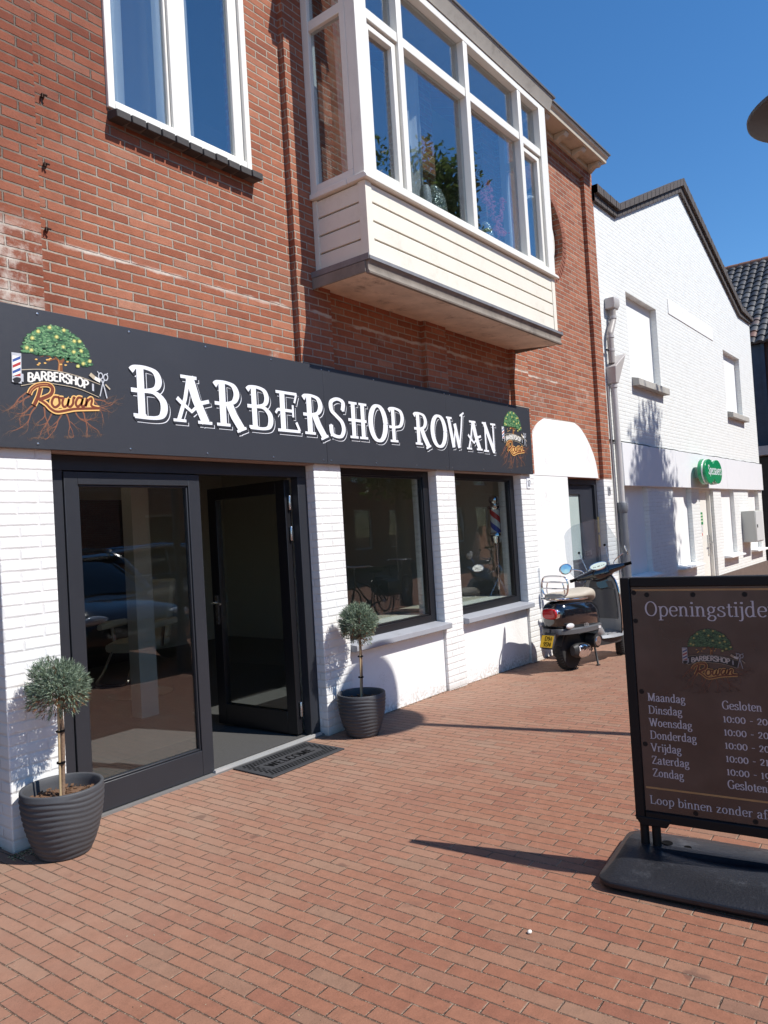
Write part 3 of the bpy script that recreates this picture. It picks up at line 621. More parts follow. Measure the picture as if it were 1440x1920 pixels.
# shop entrance
mb = MB().mat(ANTHR); mb.box(2.15, 4.266, 4.085, 4.16, 2.015, 2.104); mb.box(2.15, 2.25, 4.085, 4.16, .012, 2.015); mb.box(4.166, 4.266, 4.085, 4.16, .012, 2.015)
df = B.part('door_frame', mb, bevel=.003)
mb = MB().mat(simple('threshold_stone', (.16, .155, .15), .8)); mb.box(2.148, 4.267, 4.045, 4.13, 0, .012); mb.mat(simple('threshold_aluminium', (.46, .46, .45), .4, .2)); mb.box(3.20, 4.24, 4.045, 4.066, .012, .03); mb.box(3.20, 4.24, 4.068, 4.10, .012, .022); B.part('threshold', mb, df)
mb = MB().mat(ANTHR); mb.frame(2.254, 3.215, .016, 2.008, .085, .092, .165, .075, 4.075, 4.135); mb.frame(2.341, 3.121, .183, 1.931, .01, .01, .01, .01, 4.086, 4.125); dl = B.part('fixed_door', mb, bevel=.003)
mb = MB().mat(GLASS); mb.box(2.351, 3.111, 4.103, 4.109, .193, 1.921); B.part('pane', mb, dl)
mb = MB().mat(BLACKF)
# opened leaf stands into the shop at right angles
def leafbox(m, a0, a1, z0, z1, t0=0.0, t1=.06):   # a: distance from the hinge
    hx, hy = 4.155, 4.165; d = Vector((-.03, 1, 0)).normalized(); q = Vector((-1, -.03, 0)).normalized()
    pts = [Vector((hx, hy, 0)) + d * a + q * t for a, t in ((a0, t0), (a1, t0), (a1, t1), (a0, t1))]
    m.prism([(p.x, p.y, z0) for p in pts], (0, 0, z1 - z0))
for a in ((0, .10, .03, 2.0), (.80, .90, .03, 2.0), (.10, .80, .03, .20), (.10, .80, 1.90, 2.0)): leafbox(mb, *a)
ol = B.part('open_door', mb, bevel=.003)
mb = MB().mat(GLASS); leafbox(mb, .10, .80, .20, 1.90, .027, .033); B.part('pane', mb, ol)
mb = MB().mat(STEEL); leafbox(mb, .83, .86, .86, 1.10, .0605, .07); hp = Vector((4.155, 4.165, 0)) + Vector((-.03, 1, 0)).normalized() * .845
mb.tube(cr([(hp.x - .06, hp.y, 1.04), (hp.x - .11, hp.y, 1.04), (hp.x - .125, hp.y - .03, 1.04), (hp.x - .125, hp.y - .12, 1.035)], 4), .009, 8); B.part('handle', mb, ol)
for z in (.22, 1.58, 1.82):
    mb = MB().mat(STEEL); mb.lathe([(.011, z - .055), (.013, z - .05), (.013, z + .05), (.011, z + .055)], (4.135, 4.152, 0), seg=12); B.part('hinge', mb, ol)
# side entrance
mb = MB().mat(ANTHR); mb.box(9.042, 10.182, 4.112, 4.19, 2.03, 2.104); mb.box(9.042, 9.12, 4.112, 4.19, -.1, 2.03); mb.box(10.10, 10.182, 4.112, 4.19, -.1, 2.03); sf = B.part('side_door_frame', mb, bevel=.003)
mb = MB().mat(simple('side_door_paint', (.025, .028, .038), .4, var=.1)); mb.wall(9.122, 10.098, -.09, 2.026, 4.15, 4.20, [(9.22, 9.66, 1.02, 1.90)]); mb.frame(9.20, 9.68, 1.0, 1.92, .022, .022, .022, .022, 4.143, 4.15); sdr = B.part('side_door', mb, bevel=.002)
mb = MB().mat(simple('frosted_glass', (.42, .50, .48), .25, var=.05, spec=.7)); mb.box(9.222, 9.658, 4.168, 4.176, 1.022, 1.898); B.part('pane', mb, sdr)
mb = MB().mat(STEEL); mb.box(9.70, 9.94, 4.142, 4.149, 1.06, 1.13); mb.box(9.72, 9.92, 4.138, 4.141, 1.075, 1.115); B.part('letter_slot', mb, sdr)
mb = MB().mat(simple('brass', (.62, .50, .22), .3, .9)); mb.box(10.115, 10.165, 4.098, 4.111, 1.36, 1.58); mb.box(10.115, 10.165, 4.098, 4.111, 1.16, 1.33); B.part('lock_plate', mb, sf)
# upstairs window
mb = MB().mat(UPVC); mb.frame(2.642, 3.828, 4.29, 6.15, .05, .05, .055, .06, 4.035, 4.12)
mb.box(3.135, 3.27, 4.045, 4.12, 4.345, 6.09); mb.frame(3.272, 3.776, 4.347, 6.088, .02, .085, .02, .02, 4.062, 4.11); mb.frame(2.694, 3.133, 4.347, 6.088, .018, .018, .018, .018, 4.066, 4.11)
uw = B.part('upstairs_window', mb, bevel=.004)
for x0, x1 in ((2.712, 3.115), (3.292, 3.691)):
    mb = MB().mat(GLASSU); mb.box(x0, x1, 4.085, 4.091, 4.365, 6.07); B.part('pane', mb, uw)
mb = MB().mat(DARKB); x = 2.645; rr = random.Random(3)
while x < 3.86:
    h_ = rr.uniform(-.004, .004); mb.prism([(x, 3.955, 4.20 + h_), (x, 3.955, 4.25 + h_), (x, 4.10, 4.283 + h_), (x, 4.10, 4.215 + h_)], (.10, 0, 0)); x += .111
mb.mat(simple('sill_mortar', (.12, .11, .10), .9)); mb.box(2.65, 3.85, 3.97, 4.056, 4.208, 4.243); B.part('sill', mb, uw, bevel=.005)
# round window
mb = MB().mat(DARKB)
RB = simple('arch_brick', (.24, .085, .05), .88, var=.3, scale=20, bump=.5)
mb.mat(RB)
for i in range(56):
    a = 2 * math.pi * (i + .5) / 56; c, s_ = math.cos(a), math.sin(a); cx, cz = OC[0] + c * (OR_ + .055), OC[1] + s_ * (OR_ + .055)
    mb.obox((cx, 4.075, cz), (c * .052, 0, s_ * .052), (0, .026, 0), (-s_ * .029, 0, c * .029))
rw = B.part('round_window', mb, bevel=.004)
mb = MB().mat(UPVC); mb.lathe([(.50, 4.20), (.50, 4.14), (.44, 4.13), (.43, 4.17), (.43, 4.20)], (OC[0], 0, OC[1]), 'y', 40);
mb.box(OC[0] - .016, OC[0] + .016, 4.15, 4.18, OC[1] - .43, OC[1] + .43); B.part('frame', mb, rw)
mb = MB().mat(GLASS); mb.lathe([(.0, 4.185), (.435, 4.185), (.435, 4.19), (0, 4.19)], (OC[0], 0, OC[1]), 'y', 40); B.part('pane', mb, rw)
mb = MB().mat(simple('dark_room', (.02, .018, .016), .9)); mb.lathe([(.56, 4.21), (0, 4.215)], (OC[0], 0, OC[1]), 'y', 40); B.part('window_cover', mb, rw)  # near-black disc stands in for the dark room behind the glass
# bay window
mb = MB().mat(CREAM)
def siding(m, x0, x1, yf, zs):
    for a, b_2 in zip(zs[:-1], zs[1:]): m.prism([(x0, yf, a + .004), (x0, yf, b_2 - .014), (x0, yf + .012, b_2 - .004), (x0, yf + .03, b_2 - .004), (x0, yf + .03, a + .004)], (x1 - x0, 0, 0))
zs = [3.655, 3.80, 3.943, 4.087, 4.236]
siding(mb, 4.50, 7.66, 3.452, zs); mb.box(4.425, 4.50, 3.445, 3.52, 3.65, 4.235); mb.box(7.66, 7.735, 3.445, 3.52, 3.65, 4.235)
for x0, sg in ((4.432, 1), (7.728, -1)):
    for a, b_2 in zip(zs[:-1], zs[1:]):
        mb.prism([(x0, 3.522, a + .004), (x0, 3.522, b_2 - .014), (x0 + sg * .012, 3.522, b_2 - .004), (x0 + sg * .03, 3.522, b_2 - .004), (x0 + sg * .03, 3.522, a + .004)], (0, .43, 0))
    mb.box(min(x0 - sg * .006, x0 + sg * .05), max(x0 - sg * .006, x0 + sg * .05), 3.952, 3.999, 3.65, 4.235)
mb.mat(simple('cladding_gap', (.20, .17, .12), .9)); mb.box(4.455, 7.705, 3.485, 3.998, 3.65, 4.23)
bay = B.part('bay_window', mb, bevel=.002)
mb = MB().mat(UPVC); mb.prism([(4.395, 3.405, 4.238), (4.395, 3.405, 4.258), (4.395, 3.43, 4.285), (4.395, 3.60, 4.285), (4.395, 3.60, 4.238)], (3.38, 0, 0)); mb.box(4.395, 4.56, 3.602, 3.998, 4.238, 4.283); mb.box(7.61, 7.775, 3.602, 3.998, 4.238, 4.283); B.part('sill', mb, bay, bevel=.004)
mb = MB().mat(UPVC); Yf, Yb = 3.44, 3.54
mb.box(4.415, 4.56, Yf, Yb, 4.287, 6.17); mb.box(7.60, 7.755, Yf, Yb, 4.287, 6.17); mb.box(4.56, 7.60, Yf, Yb, 6.10, 6.17); mb.box(4.56, 7.60, Yf, Yb, 4.287, 4.33)
for x in (4.975, 6.036, 7.105): mb.box(x, x + .072, Yf + .002, Yb, 4.33, 6.10)
cells = ((4.56, 4.975), (5.047, 6.036), (6.108, 7.105), (7.177, 7.60))
for x0, x1 in cells: mb.box(x0, x1, Yf + .012, Yb, 5.565, 5.648)
for x0, x1 in (cells[0], cells[3]): mb.frame(x0 + .01, x1 - .01, 4.34, 5.545, .045, .05, .045, .045, Yf + .03, Yb - .02)
for xs_ in ((4.415, 4.49), (7.68, 7.755)):
    a, c = xs_; mb.box(a, c, 3.93, 3.999, 4.287, 6.17); mb.box(a, c, 3.542, 3.93, 6.10, 6.17); mb.box(a, c, 3.542, 3.93, 4.287, 4.35); mb.box(a + .004, c - .004, 3.542, 3.93, 5.60, 5.68); mb.box(a, c, 3.542, 3.60, 4.35, 6.10)
B.part('frame', mb, bay, bevel=.004)
for x0, x1 in cells:
    for z0, z1 in ((4.33, 5.565), (5.648, 6.10)):
        mb = MB().mat(GLASSU); e = .055 if (x1 - x0 < .6 and z0 < 5) else .001; mb.box(x0 + e, x1 - e, 3.512, 3.518, z0 + (e if e > .01 else .001), z1 - e); B.part('pane', mb, bay)
for xa in (4.452, 7.718):
    for z0, z1 in ((4.351, 5.599), (5.681, 6.099)):
        mb = MB().mat(GLASSU); mb.box(xa - .003, xa + .003, 3.601, 3.929, z0, z1); B.part('pane', mb, bay)
mb = MB().mat(CONC)
mb.prism([(4.385, y, z) for y, z in [(3.4535, 3.506), (4.054, 3.56), (4.054, 3.64), (3.4535, 3.64)]], (3.38, 0, 0)); slab = B.part('bay_slab', mb, bay, bevel=.004)
mb = MB().mat(CONCE); mb.prism([(4.383, y, z) for y, z in [(3.412, 3.628), (3.410, 3.60), (3.425, 3.585), (3.432, 3.56), (3.428, 3.53), (3.418, 3.515), (3.422, 3.500), (3.453, 3.502), (3.453, 3.628)]], (3.384, 0, 0)); mb.box(4.372, 4.3845, 3.453, 4.0, 3.512, 3.60); mb.box(7.7655, 7.776, 3.453, 4.0, 3.512, 3.60); B.part('slab_edge', mb, bay, bevel=.003)
mb = MB().mat(LEAD); mb.prism([(4.375, 3.404, 3.631), (4.375, 3.402, 3.604), (4.375, 3.408, 3.602), (4.375, 3.4095, 3.629), (4.375, 3.455, 3.648), (4.375, 3.455, 3.654)], (3.40, 0, 0)); mb.box(4.368, 4.38, 3.41, 4.0, 3.602, 3.648); mb.box(7.77, 7.782, 3.41, 4.0, 3.602, 3.648); B.part('flashing', mb, bay)
mb = MB().mat(simple('bay_fascia', (.33, .30, .26), .7, var=.2, dirt=((.14, .12, .10), .7)))
mb.prism([(4.30, 3.43, 6.172), (4.30, 3.425, 6.20), (4.30, 3.385, 6.315), (4.30, 4.05, 6.33), (4.30, 4.05, 6.172)], (3.58, 0, 0)); mb.mat(ZINC); mb.prism([(4.28, 3.372, 6.318), (4.28, 3.37, 6.338), (4.28, 4.0, 6.36), (4.28, 4.0, 6.331), (4.28, 3.40, 6.318)], (3.64, 0, 0)); B.part('bay_roof', mb, bay)
mb = MB().mat(INWALL); mb.box(4.5, 7.66, 3.56, 4.5, 4.236, 4.285); mb.box(3.2, 8.6, 6.4, 6.45, 4.0, 6.4); mb.box(3.2, 8.6, 4.31, 6.4, 6.2, 6.25); mb.box(3.2, 8.6, 4.5, 6.4, 4.2, 4.235); mb.box(3.15, 3.2, 4.31, 6.4, 4.0, 6.3); mb.box(8.6, 8.65, 4.31, 6.4, 4.0, 6.3); B.part('upstairs_room', mb)
# cornice
mb = MB().mat(CREAM2)
mb.prism([(-2, 3.712, 6.715), (-2, 3.72, 6.685), (-2, 3.75, 6.66), (-2, 3.758, 6.615), (-2, 3.97, 6.62), (-2, 3.962, 6.55), (-2, 4.2, 6.545), (-2, 4.2, 6.715)], (12.46, 0, 0))
co = B.part('cornice', mb, bevel=.003)
mb = MB().mat(ZINC); mb.box(-2, 10.49, 3.695, 11.9, 6.716, 6.738); B.part('roof', mb)
for k in range(15):
    x = 10.33 - .56 * k
    mb = MB().mat(CREAM2); mb.prism([(x - .05, y, z) for y, z in [(3.80, 6.614), (3.79, 6.59), (3.82, 6.555), (3.88, 6.56), (3.92, 6.53), (3.961, 6.525), (3.961, 6.614)]], (.10, 0, 0)); B.part('bracket', mb, co, bevel=.004)
# small ironwork
for x, z in ((2.225, 4.18), (2.22, 3.775), (2.21, 3.395)):
    mb = MB().mat(RUST); mb.tube([(x, 4.06, z), (x, 4.030, z), (x + .012, 4.022, z - .006)], .006, 7); mb.lathe([(.012, 0), (.012, .008)], (x, 4.043, z), 'y', 8); mb.box(x - .014, x - .008, 4.03, 4.045, z - .018, z + .006); B.part('wall_anchor', mb)
# shop interior
mb = MB().mat(INWALL)
mb.box(1.75, 8.05, 9.6, 9.7, 0, 2.75); mb.box(8.03, 8.10, 4.31, 9.6, 0, 2.75); mb.box(1.70, 1.75, 4.31, 9.6, 0, 2.75); mb.box(3.92, 4.10, 5.95, 6.1, .0, 2.72)
mb.mat(simple('interior_ceiling', (.30, .28, .25), .9)); mb.box(1.75, 8.03, 4.31, 9.6, 2.72, 2.75)
mb.mat(simple('dark_wardrobe', (.015, .014, .014), .4)); mb.box(4.6, 5.9, 9.1, 9.59, .008, 2.2)
B.part('room_lining', mb)
mb = MB().mat(INFLOOR); mb.box(1.75, 8.03, 4.131, 9.6, -.02, .006); B.part('shop_floor', mb)
mb = MB().mat(CARPET); mb.box(2.3, 4.24, 4.14, 4.92, .006, .016); B.part('entrance_carpet', mb)
# neighbour at the far left
mb = MB().mat(simple('neighbour_shopfront', (.030, .028, .028), .5)); mb.box(-2, 1.838, 4.16, 4.30, -.02, 2.128); B.part('left_shopfront', mb)
# ------------------------------------------------------------------ white gabled building next door
Wb = Thing('white_building', 'white painted brick building with stepped gable and blocked up windows', 'building', (15.4, 4.0, 0.0))
YW = 4.015
ups = [(11.62, 13.08, 3.76, 5.09), (17.55, 19.02, 3.76, 5.10)]
lows = [(10.75, 12.03, .655, 2.05), (13.33, 14.40, .645, 2.05), (16.52, 17.60, .64, 2.05), (18.95, 20.04, .63, 2.05)]
door = (14.93, 15.93, -.2, 2.05)
mb = MB().mat(WBRICK2)
mb.wall(10.492, 20.42, -.4, 6.10, YW, 4.25, ups + lows + [door])
mb.prism([(x, YW, z) for x, z in [(10.492, 6.10), (20.42, 6.10), (20.42, 6.2), (19.25, 6.2), (14.97, 7.78), (11.36, 6.2), (10.492, 6.2)]], (0, .235, 0))
mb.box(20.18, 20.42, 4.25, 14, -.4, 6.10)
Wb.part('wall', mb)
mb = MB().mat(simple('gable_coping_brick', (.085, .072, .066), .85, var=.4, scale=9, bump=.5))
inn = [(10.47, 6.16), (11.355, 6.175), (14.95, 7.74), (19.22, 6.16), (20.44, 6.18)]
mid = [(10.47, 6.265), (11.37, 6.27), (14.99, 7.87), (19.28, 6.275), (20.44, 6.24)]
otr = [(10.47, 6.385), (11.385, 6.372), (15.05, 8.03), (19.34, 6.40), (20.47, 6.31)]
for a, b_2, y in ((inn, mid, 3.96), (mid, otr, 3.91)):
    for i in range(4):
        n_ = max(2, int(abs(a[i + 1][0] - a[i][0]) / .075))
        for k in range(n_):
            t0, t1 = k / n_, (k + .86) / n_; L = lambda p, q, t: (p[0] + (q[0] - p[0]) * t, p[1] + (q[1] - p[1]) * t)
            q0, q1, q2, q3 = L(a[i], a[i + 1], t0), L(a[i], a[i + 1], t1), L(b_2[i], b_2[i + 1], t1), L(b_2[i], b_2[i + 1], t0)
            mb.prism([(q[0], y + .002 * ((k * 7) % 3), q[1]) for q in (q0, q1, q2, q3)], (0, .20, 0))
mb.mat(simple('coping_joint', (.16, .145, .135), .95))
for a, b_2, y in ((inn, mid, 3.968), (mid, otr, 3.918)):
    for i in range(4): mb.prism([(q[0], y, q[1] - (.004 if j > 1 else 0)) for j, q in enumerate((a[i], a[i + 1], b_2[i + 1], b_2[i]))], (0, .27, 0))
Wb.part('coping', mb)
BOARD = simple('blocked_window_board', (.80, .80, .78), .6, var=.02, bump=.1, dirt=((.7, .68, .64), .3))
SILLC = simple('concrete_sill', (.40, .385, .35), .85, var=.2, scale=12, bump=.3)
for i, (x0, x1, z0, z1) in enumerate(ups + lows):
    mb = MB().mat(BOARD); mb.box(x0, x1, YW + (.11 if i < 2 else .085), 4.24, z0, z1); wd = Wb.part('blocked_window', mb)
    mb = MB().mat(SILLC if i < 2 else BOARD)
    if i < 2: mb.prism([(x0 + .03, 3.90, z0 - .16), (x0 + .03, 3.90, z0 - .05), (x0 + .03, 4.12, z0 + .012), (x0 + .03, 4.12, z0 - .16)], (x1 - x0 + .06, 0, 0))
    else: mb.prism([(x0 - .06, 3.86, z0 - .055), (x0 - .06, 3.86, z0 - .02), (x0 - .06, 4.09, z0 + .008), (x0 - .06, 4.09, z0 - .055)], (x1 - x0 + .12, 0, 0))
    Wb.part('sill', mb, wd, bevel=.006)
mb = MB().mat(UPVC); mb.box(14.93, 15.93, YW + .13, 4.22, -.2, 2.05); wdoor = Wb.part('door', mb)
mb = MB().mat(UPVC); mb.box(14.932, 14.99, YW + .06, YW + .129, -.2, 2.05); mb.box(15.87, 15.928, YW + .06, YW + .129, -.2, 2.05); mb.box(14.99, 15.87, YW + .06, YW + .129, 1.97, 2.05); Wb.part('door_frame', mb, wdoor)
mb = MB().mat(STEEL); mb.box(15.76, 15.82, YW + .09, YW + .129, .72, 1.10); mb.tube([(15.79, YW + .10, .95), (15.79, YW + .04, .95), (15.70, YW + .03, .95)], .012, 8); Wb.part('handle', mb, wdoor)
mb = MB().mat(simple('shopfront_band', (.76, .765, .78), .5, var=.03, dirt=((.6, .6, .6), .3)))
for x0, x1 in ((10.90, 13.45), (13.456, 16.9), (16.906, 20.40)): mb.box(x0, x1, 3.962, YW - .001, 2.02, 2.66)
Wb.part('fascia_band', mb, bevel=.004)
mb = MB().mat(simple('black_cable', (.02, .02, .02), .6)); rr = random.Random(5)
mb.tube([(10.5 + .3 * i, 3.985, 2.672 + rr.uniform(-.008, .010) - (.0) ) for i in range(34)], .008, 6); Wb.part('cable', mb)
mb = MB().mat(white_brick('old_white_band', .3)); mb.mat(WHITE); mb.box(13.77, 16.76, YW - .012, YW - .001, 5.155, 5.43); Wb.part('sign_panel', mb, bevel=.004)
mb = MB().mat(simple('plinth_brick', (.13, .095, .08), .9, var=.4, scale=12, bump=.5)); mb.box(15.95, 20.44, YW - .03, YW - .001, -.4, .275); Wb.part('plinth', mb)
# lettered green shop sign
Gs = Thing('shop_sign', 'green twin oval shop sign with white lettering on the white building', 'sign', (14.9, 3.8, 2.31))
GREEN = simple('green_sign_acrylic', (.0, .25, .09), .22, var=.05, spec=.6); GW = simple('sign_rim_white', (.75, .80, .76), .4)
def twin(m, y0, y1, grow):
    P_ = []
    for cx, s_ in ((14.63, -1), (15.17, 1)):
        P_.append([(cx + (.335 + grow) * math.cos(t), 2.31 + (.235 + grow * .8) * math.sin(t)) for t in [2 * math.pi * i / 36 for i in range(36)]])
    L_ = [q for q in P_[0] if q[0] < 14.9]; R_ = [q for q in P_[1] if q[0] > 14.9]
    L_.sort(key=lambda q: math.atan2(q[1] - 2.31, q[0] - 14.63) % (2 * math.pi)); R_.sort(key=lambda q: math.atan2(q[1] - 2.31, q[0] - 15.17))
    m.prism([(x, y0, z) for x, z in R_ + L_], (0, y1 - y0, 0))
mb = MB().mat(GREEN); twin(mb, 3.715, 3.76, -.01); mb.mat(GW); twin(mb, 3.761, 3.785, .0); mb.mat(GREEN); twin(mb, 3.786, 3.85, .004); mb.mat(simple('sign_back', (.30, .42, .34), .6)); mb.box(14.5, 15.3, 3.851, 3.961, 2.2, 2.4)
Gs.part('sign_body', mb, bevel=.004)
mb = MB(); text(mb, WPAINT, 'Specsavers', (14.52, 3.7145, 2.258), (1, 0, 0), (0, 0, 1), (0, -1, 0), .165, .13, .10, False, width=.92); Gs.part('lettering', mb)
# notice on the white door
mb = MB().mat(simple('notice_green', (.02, .22, .07), .5)); mb.box(15.26, 15.52, YW + .121, YW + .129, 1.32, 1.56); mb.mat(simple('notice_pale', (.55, .68, .45), .5))
for z in (1.37, 1.43, 1.49): mb.box(15.28, 15.50, YW + .119, YW + .1205, z, z + .03)
mb.mat(simple('notice_red', (.55, .08, .06), .5)); mb.box(15.36, 15.44, YW + .123, YW + .129, 1.10, 1.15); mb.mat(simple('notice_grey', (.5, .5, .52), .5)); mb.box(15.34, 15.47, YW + .124, YW + .129, 1.17, 1.30)
tag(mb.build('door_notice'), 'green printed notice stuck on the white door under the oval sign', 'notice')
# meter cabinet
Cb = Thing('utility_cabinet', 'pale grey metal cabinet mounted on the white wall near its corner', 'cabinet', (18.5, 3.86, 1.17))
CABG = simple('cabinet_paint', (.50, .51, .47), .5, var=.04)
mb = MB().mat(CABG); mb.box(18.15, 18.88, 3.735, 4.012, .83, 1.53); Cb.part('body', mb, bevel=.008)
mb = MB().mat(simple('cabinet_door', (.62, .63, .62), .45, var=.04)); mb.box(18.17, 18.86, 3.722, 3.734, .85, 1.51); dd = Cb.part('door', mb, bevel=.004)
mb = MB().mat(BLACKF); mb.box(18.24, 18.29, 3.712, 3.7215, 1.15, 1.22); Cb.part('lock', mb, dd)
# downpipe between the two houses
Dp = Thing('downpipe', 'grey rainwater pipe with hopper heads between the brick and white houses', 'downpipe', (10.66, 3.95, 0))
yp = 3.94
mb = MB().mat(LIGHTPIPE)
mb.tube(cr([(10.80, yp, 4.62), (10.80, yp, 4.50), (10.78, yp, 4.43), (10.66, yp, 4.26), (10.64, yp, 4.18), (10.64, yp, 3.80)], 5), .047, 14)
Dp.part('upper_pipe', mb)
mb = MB().mat(PIPEW); mb.prism([(10.69, y, z) for y, z in [(4.01, 4.62), (4.01, 4.78), (3.86, 4.78), (3.86, 4.68), (3.89, 4.62)]], (.22, 0, 0)); Dp.part('hopper', mb, bevel=.012)
mb = MB().mat(simple('hood_paint', (.46, .43, .41), .55, var=.06)); mb.loft([[(10.57, 3.86, 3.74), (10.86, 3.80, 3.95), (10.86, 4.01, 3.95), (10.57, 4.01, 3.74)], [(10.585, 3.88, 3.50), (10.70, 3.88, 3.50), (10.70, 4.01, 3.50), (10.585, 4.01, 3.50)]]); Dp.part('hood', mb, bevel=.01)
mb = MB().mat(PIPEW); mb.tube([(10.645, yp, 3.50), (10.655, yp, 2.6), (10.66, yp, 1.75)], .046, 14)
Dp.part('lower_pipe', mb)
mb = MB().mat(simple('cast_iron_shoe', (.15, .16, .18), .55, .2, var=.2)); mb.tube([(10.665, yp, 1.75), (10.67, yp, .0), (10.67, yp, -.15)], .062, 14); mb.lathe([(.066, 1.62), (.072, 1.63), (.072, 1.76), (.066, 1.77)], (10.665, yp, 0), seg=16); Dp.part('shoe', mb)
mb = MB().mat(PIPEW)
for z in (4.50, 4.19, 3.99, 3.46):
    mb = MB().mat(PIPEW); mb.lathe([(.05, z - .02), (.056, z - .018), (.056, z + .018), (.05, z + .02)], (10.80 if z > 4.4 else 10.645, yp, 0), seg=14); Dp.part('collar', mb)
for a in ((10.50, 10.70, 4.0, 4.012, 2.66, 2.69), (10.52, 10.60, 3.95, 3.975, 3.975, 3.995)):
    mb = MB().mat(BLACKF); mb.box(*a); Dp.part('clamp', mb)
mb = MB().mat(simple('gutter_strap', (.27, .26, .26), .6)); mb.tube([(10.515, 3.985, 3.45), (10.52, 3.985, 1.0), (10.52, 3.985, -.1)], .017, 8); Dp.part('conduit', mb)
# ------------------------------------------------------------------ dark tiled house at the end of the street
Fh = Thing('tiled_house', 'dark brick house with grey roof tiles at the end of the street', 'house', (26, 4, 0))
mb = MB().mat(simple('dark_house_brick', (.085, .05, .042), .9, var=.35, scale=8, bump=.4)); mb.box(24.05, 31.9, -5.4, 11.9, -.4, 6.45)
mb.prism([(24.1, -5.38, 6.45), (31.9, -5.38, 6.45), (28, -5.38, 9.9)], (0, 17.2, 0)); Fh.part('wall', mb)
g = G('roof_tile'); p_ = g.pos(); x_, y_, z_ = g.xyz(p_)
r1_ = g.white(g.comb(g.m('FLOOR', g.m('DIVIDE', y_, .24)), g.m('FLOOR', g.m('DIVIDE', z_, .245)), .2))
g.bsdf(g.ramp(r1_, [(0, (.028, .028, .03)), (.6, (.06, .06, .063)), (.95, (.10, .10, .10)), (1, (.22, .10, .06))]), .5, 0, None, .5); TILE = g.mat
mb = MB().mat(TILE); sl = Vector((4.2, 0, 3.62)); nrm = Vector((-3.62, 0, 4.2)).normalized(); rows = []
NR = 17
for r_ in range(NR):
    for k in range(72):
        y0 = -5.5 + .24 * k; a = Vector((23.82, 0, 6.36)) + sl * (r_ / NR); b_2 = Vector((23.82, 0, 6.36)) + sl * ((r_ + 1.12) / NR)
        pr = [(0, .0), (.04, .035), (.10, .05), (.16, .035), (.20, 0), (.24, -.005)]
        ring0 = [a + Vector((0, y0 + q, 0)) + nrm * (h + .05) for q, h in pr]; ring1 = [b_2 + Vector((0, y0 + q, 0)) + nrm * (h + .012) for q, h in pr]
        ringf = [a + Vector((0, y0 + q, 0)) + nrm * (h * .3 - .01) for q, h in pr]
        mb.grid([ringf, ring0, ring1])
rf = Fh.part('roof', mb)
mb = MB().mat(simple('ridge_tile', (.22, .10, .06), .7, var=.4, scale=3))
for k in range(48): mb.lathe([(.13, 0), (.14, .36)], (28.0, -5.5 + .36 * k, 9.93), 'y', 12)
Fh.part('ridge', mb, rf)
mb = MB().mat(simple('verdigris_board', (.045, .06, .085), .7, var=.4, scale=5)); mb.box(23.98, 24.04, 4.44, 5.4, 3.2, 6.35); mb.box(23.93, 23.99, 4.36, 4.46, .3, 6.35); Fh.part('corner_boarding', mb)
mb = MB().mat(simple('grey_fascia', (.45, .45, .46), .6)); mb.box(23.6, 24.04, -5, 8, 3.10, 3.36); Fh.part('canopy', mb)
mb = MB().mat(BLACKF); mb.box(23.98, 24.04, -4.5, 7.5, 0.1, 3.05); fw_ = Fh.part('shopfront', mb)
mb = MB().mat(simple('roller_blind', (.45, .42, .36), .8)); mb.box(23.94, 23.97, 3.2, 4.28, 1.9, 2.85); mb.box(23.94, 23.97, 1.0, 2.9, 1.9, 2.85); Fh.part('window_cover', mb, fw_)
mb = MB().mat(simple('pale_frame', (.42, .44, .47), .5)); mb.tube([(23.9, 4.3, 0), (23.9, 4.3, 1.75), (23.9, 4.1, 1.85), (23.9, 3.0, 1.85)], .05, 8); Fh.part('pale_rail', mb, fw_)

# ------------------------------------------------------------------ across the street (seen only as reflections)
for i, (x0, x1, h_, lab) in enumerate(((2, 13.5, 7.2, 'dark brick terrace reflected in the glass of the shop door'), (13.6, 24, 6.2, 'lower dark brick house reflected in the right shop window'), (24.1, 40, 7.0, 'long brick terrace farthest along in the shop glass reflections'))):
    T_ = Thing('street_house', lab, 'house', ((x0 + x1) / 2, -13, 0), group='houses reflected from across the street')
    mb = MB().mat(BRICK); wins = []
    k = x0 + .9
    while k < x1 - 2: wins += [(k, k + 1.4, .8, 2.6), (k, k + 1.3, 3.8, 5.4)]; k += 2.6
    mb.wall(x0, x1, 0, h_, -13, -13.3, wins); mb.box(x0, x1, -21, -13.31, 0, h_); T_.part('wall', mb)
    for a in wins:
        mb = MB().mat(UPVC); mb.frame(a[0], a[1], a[2], a[3], .07, .07, .07, .07, -13.1, -13.15); wq = T_.part('window', mb)
        mb = MB().mat(GLASS); mb.box(a[0] + .07, a[1] - .07, -13.125, -13.12, a[2] + .07, a[3] - .07); T_.part('pane', mb, wq)
    mb = MB().mat(TILE); mb.prism([(x0 - .1, -12.8, h_), (x0 - .1, -21.2, h_), (x0 - .1, -17, h_ + 2.2)], (x1 - x0 + .15, 0, 0)); T_.part('roof', mb)
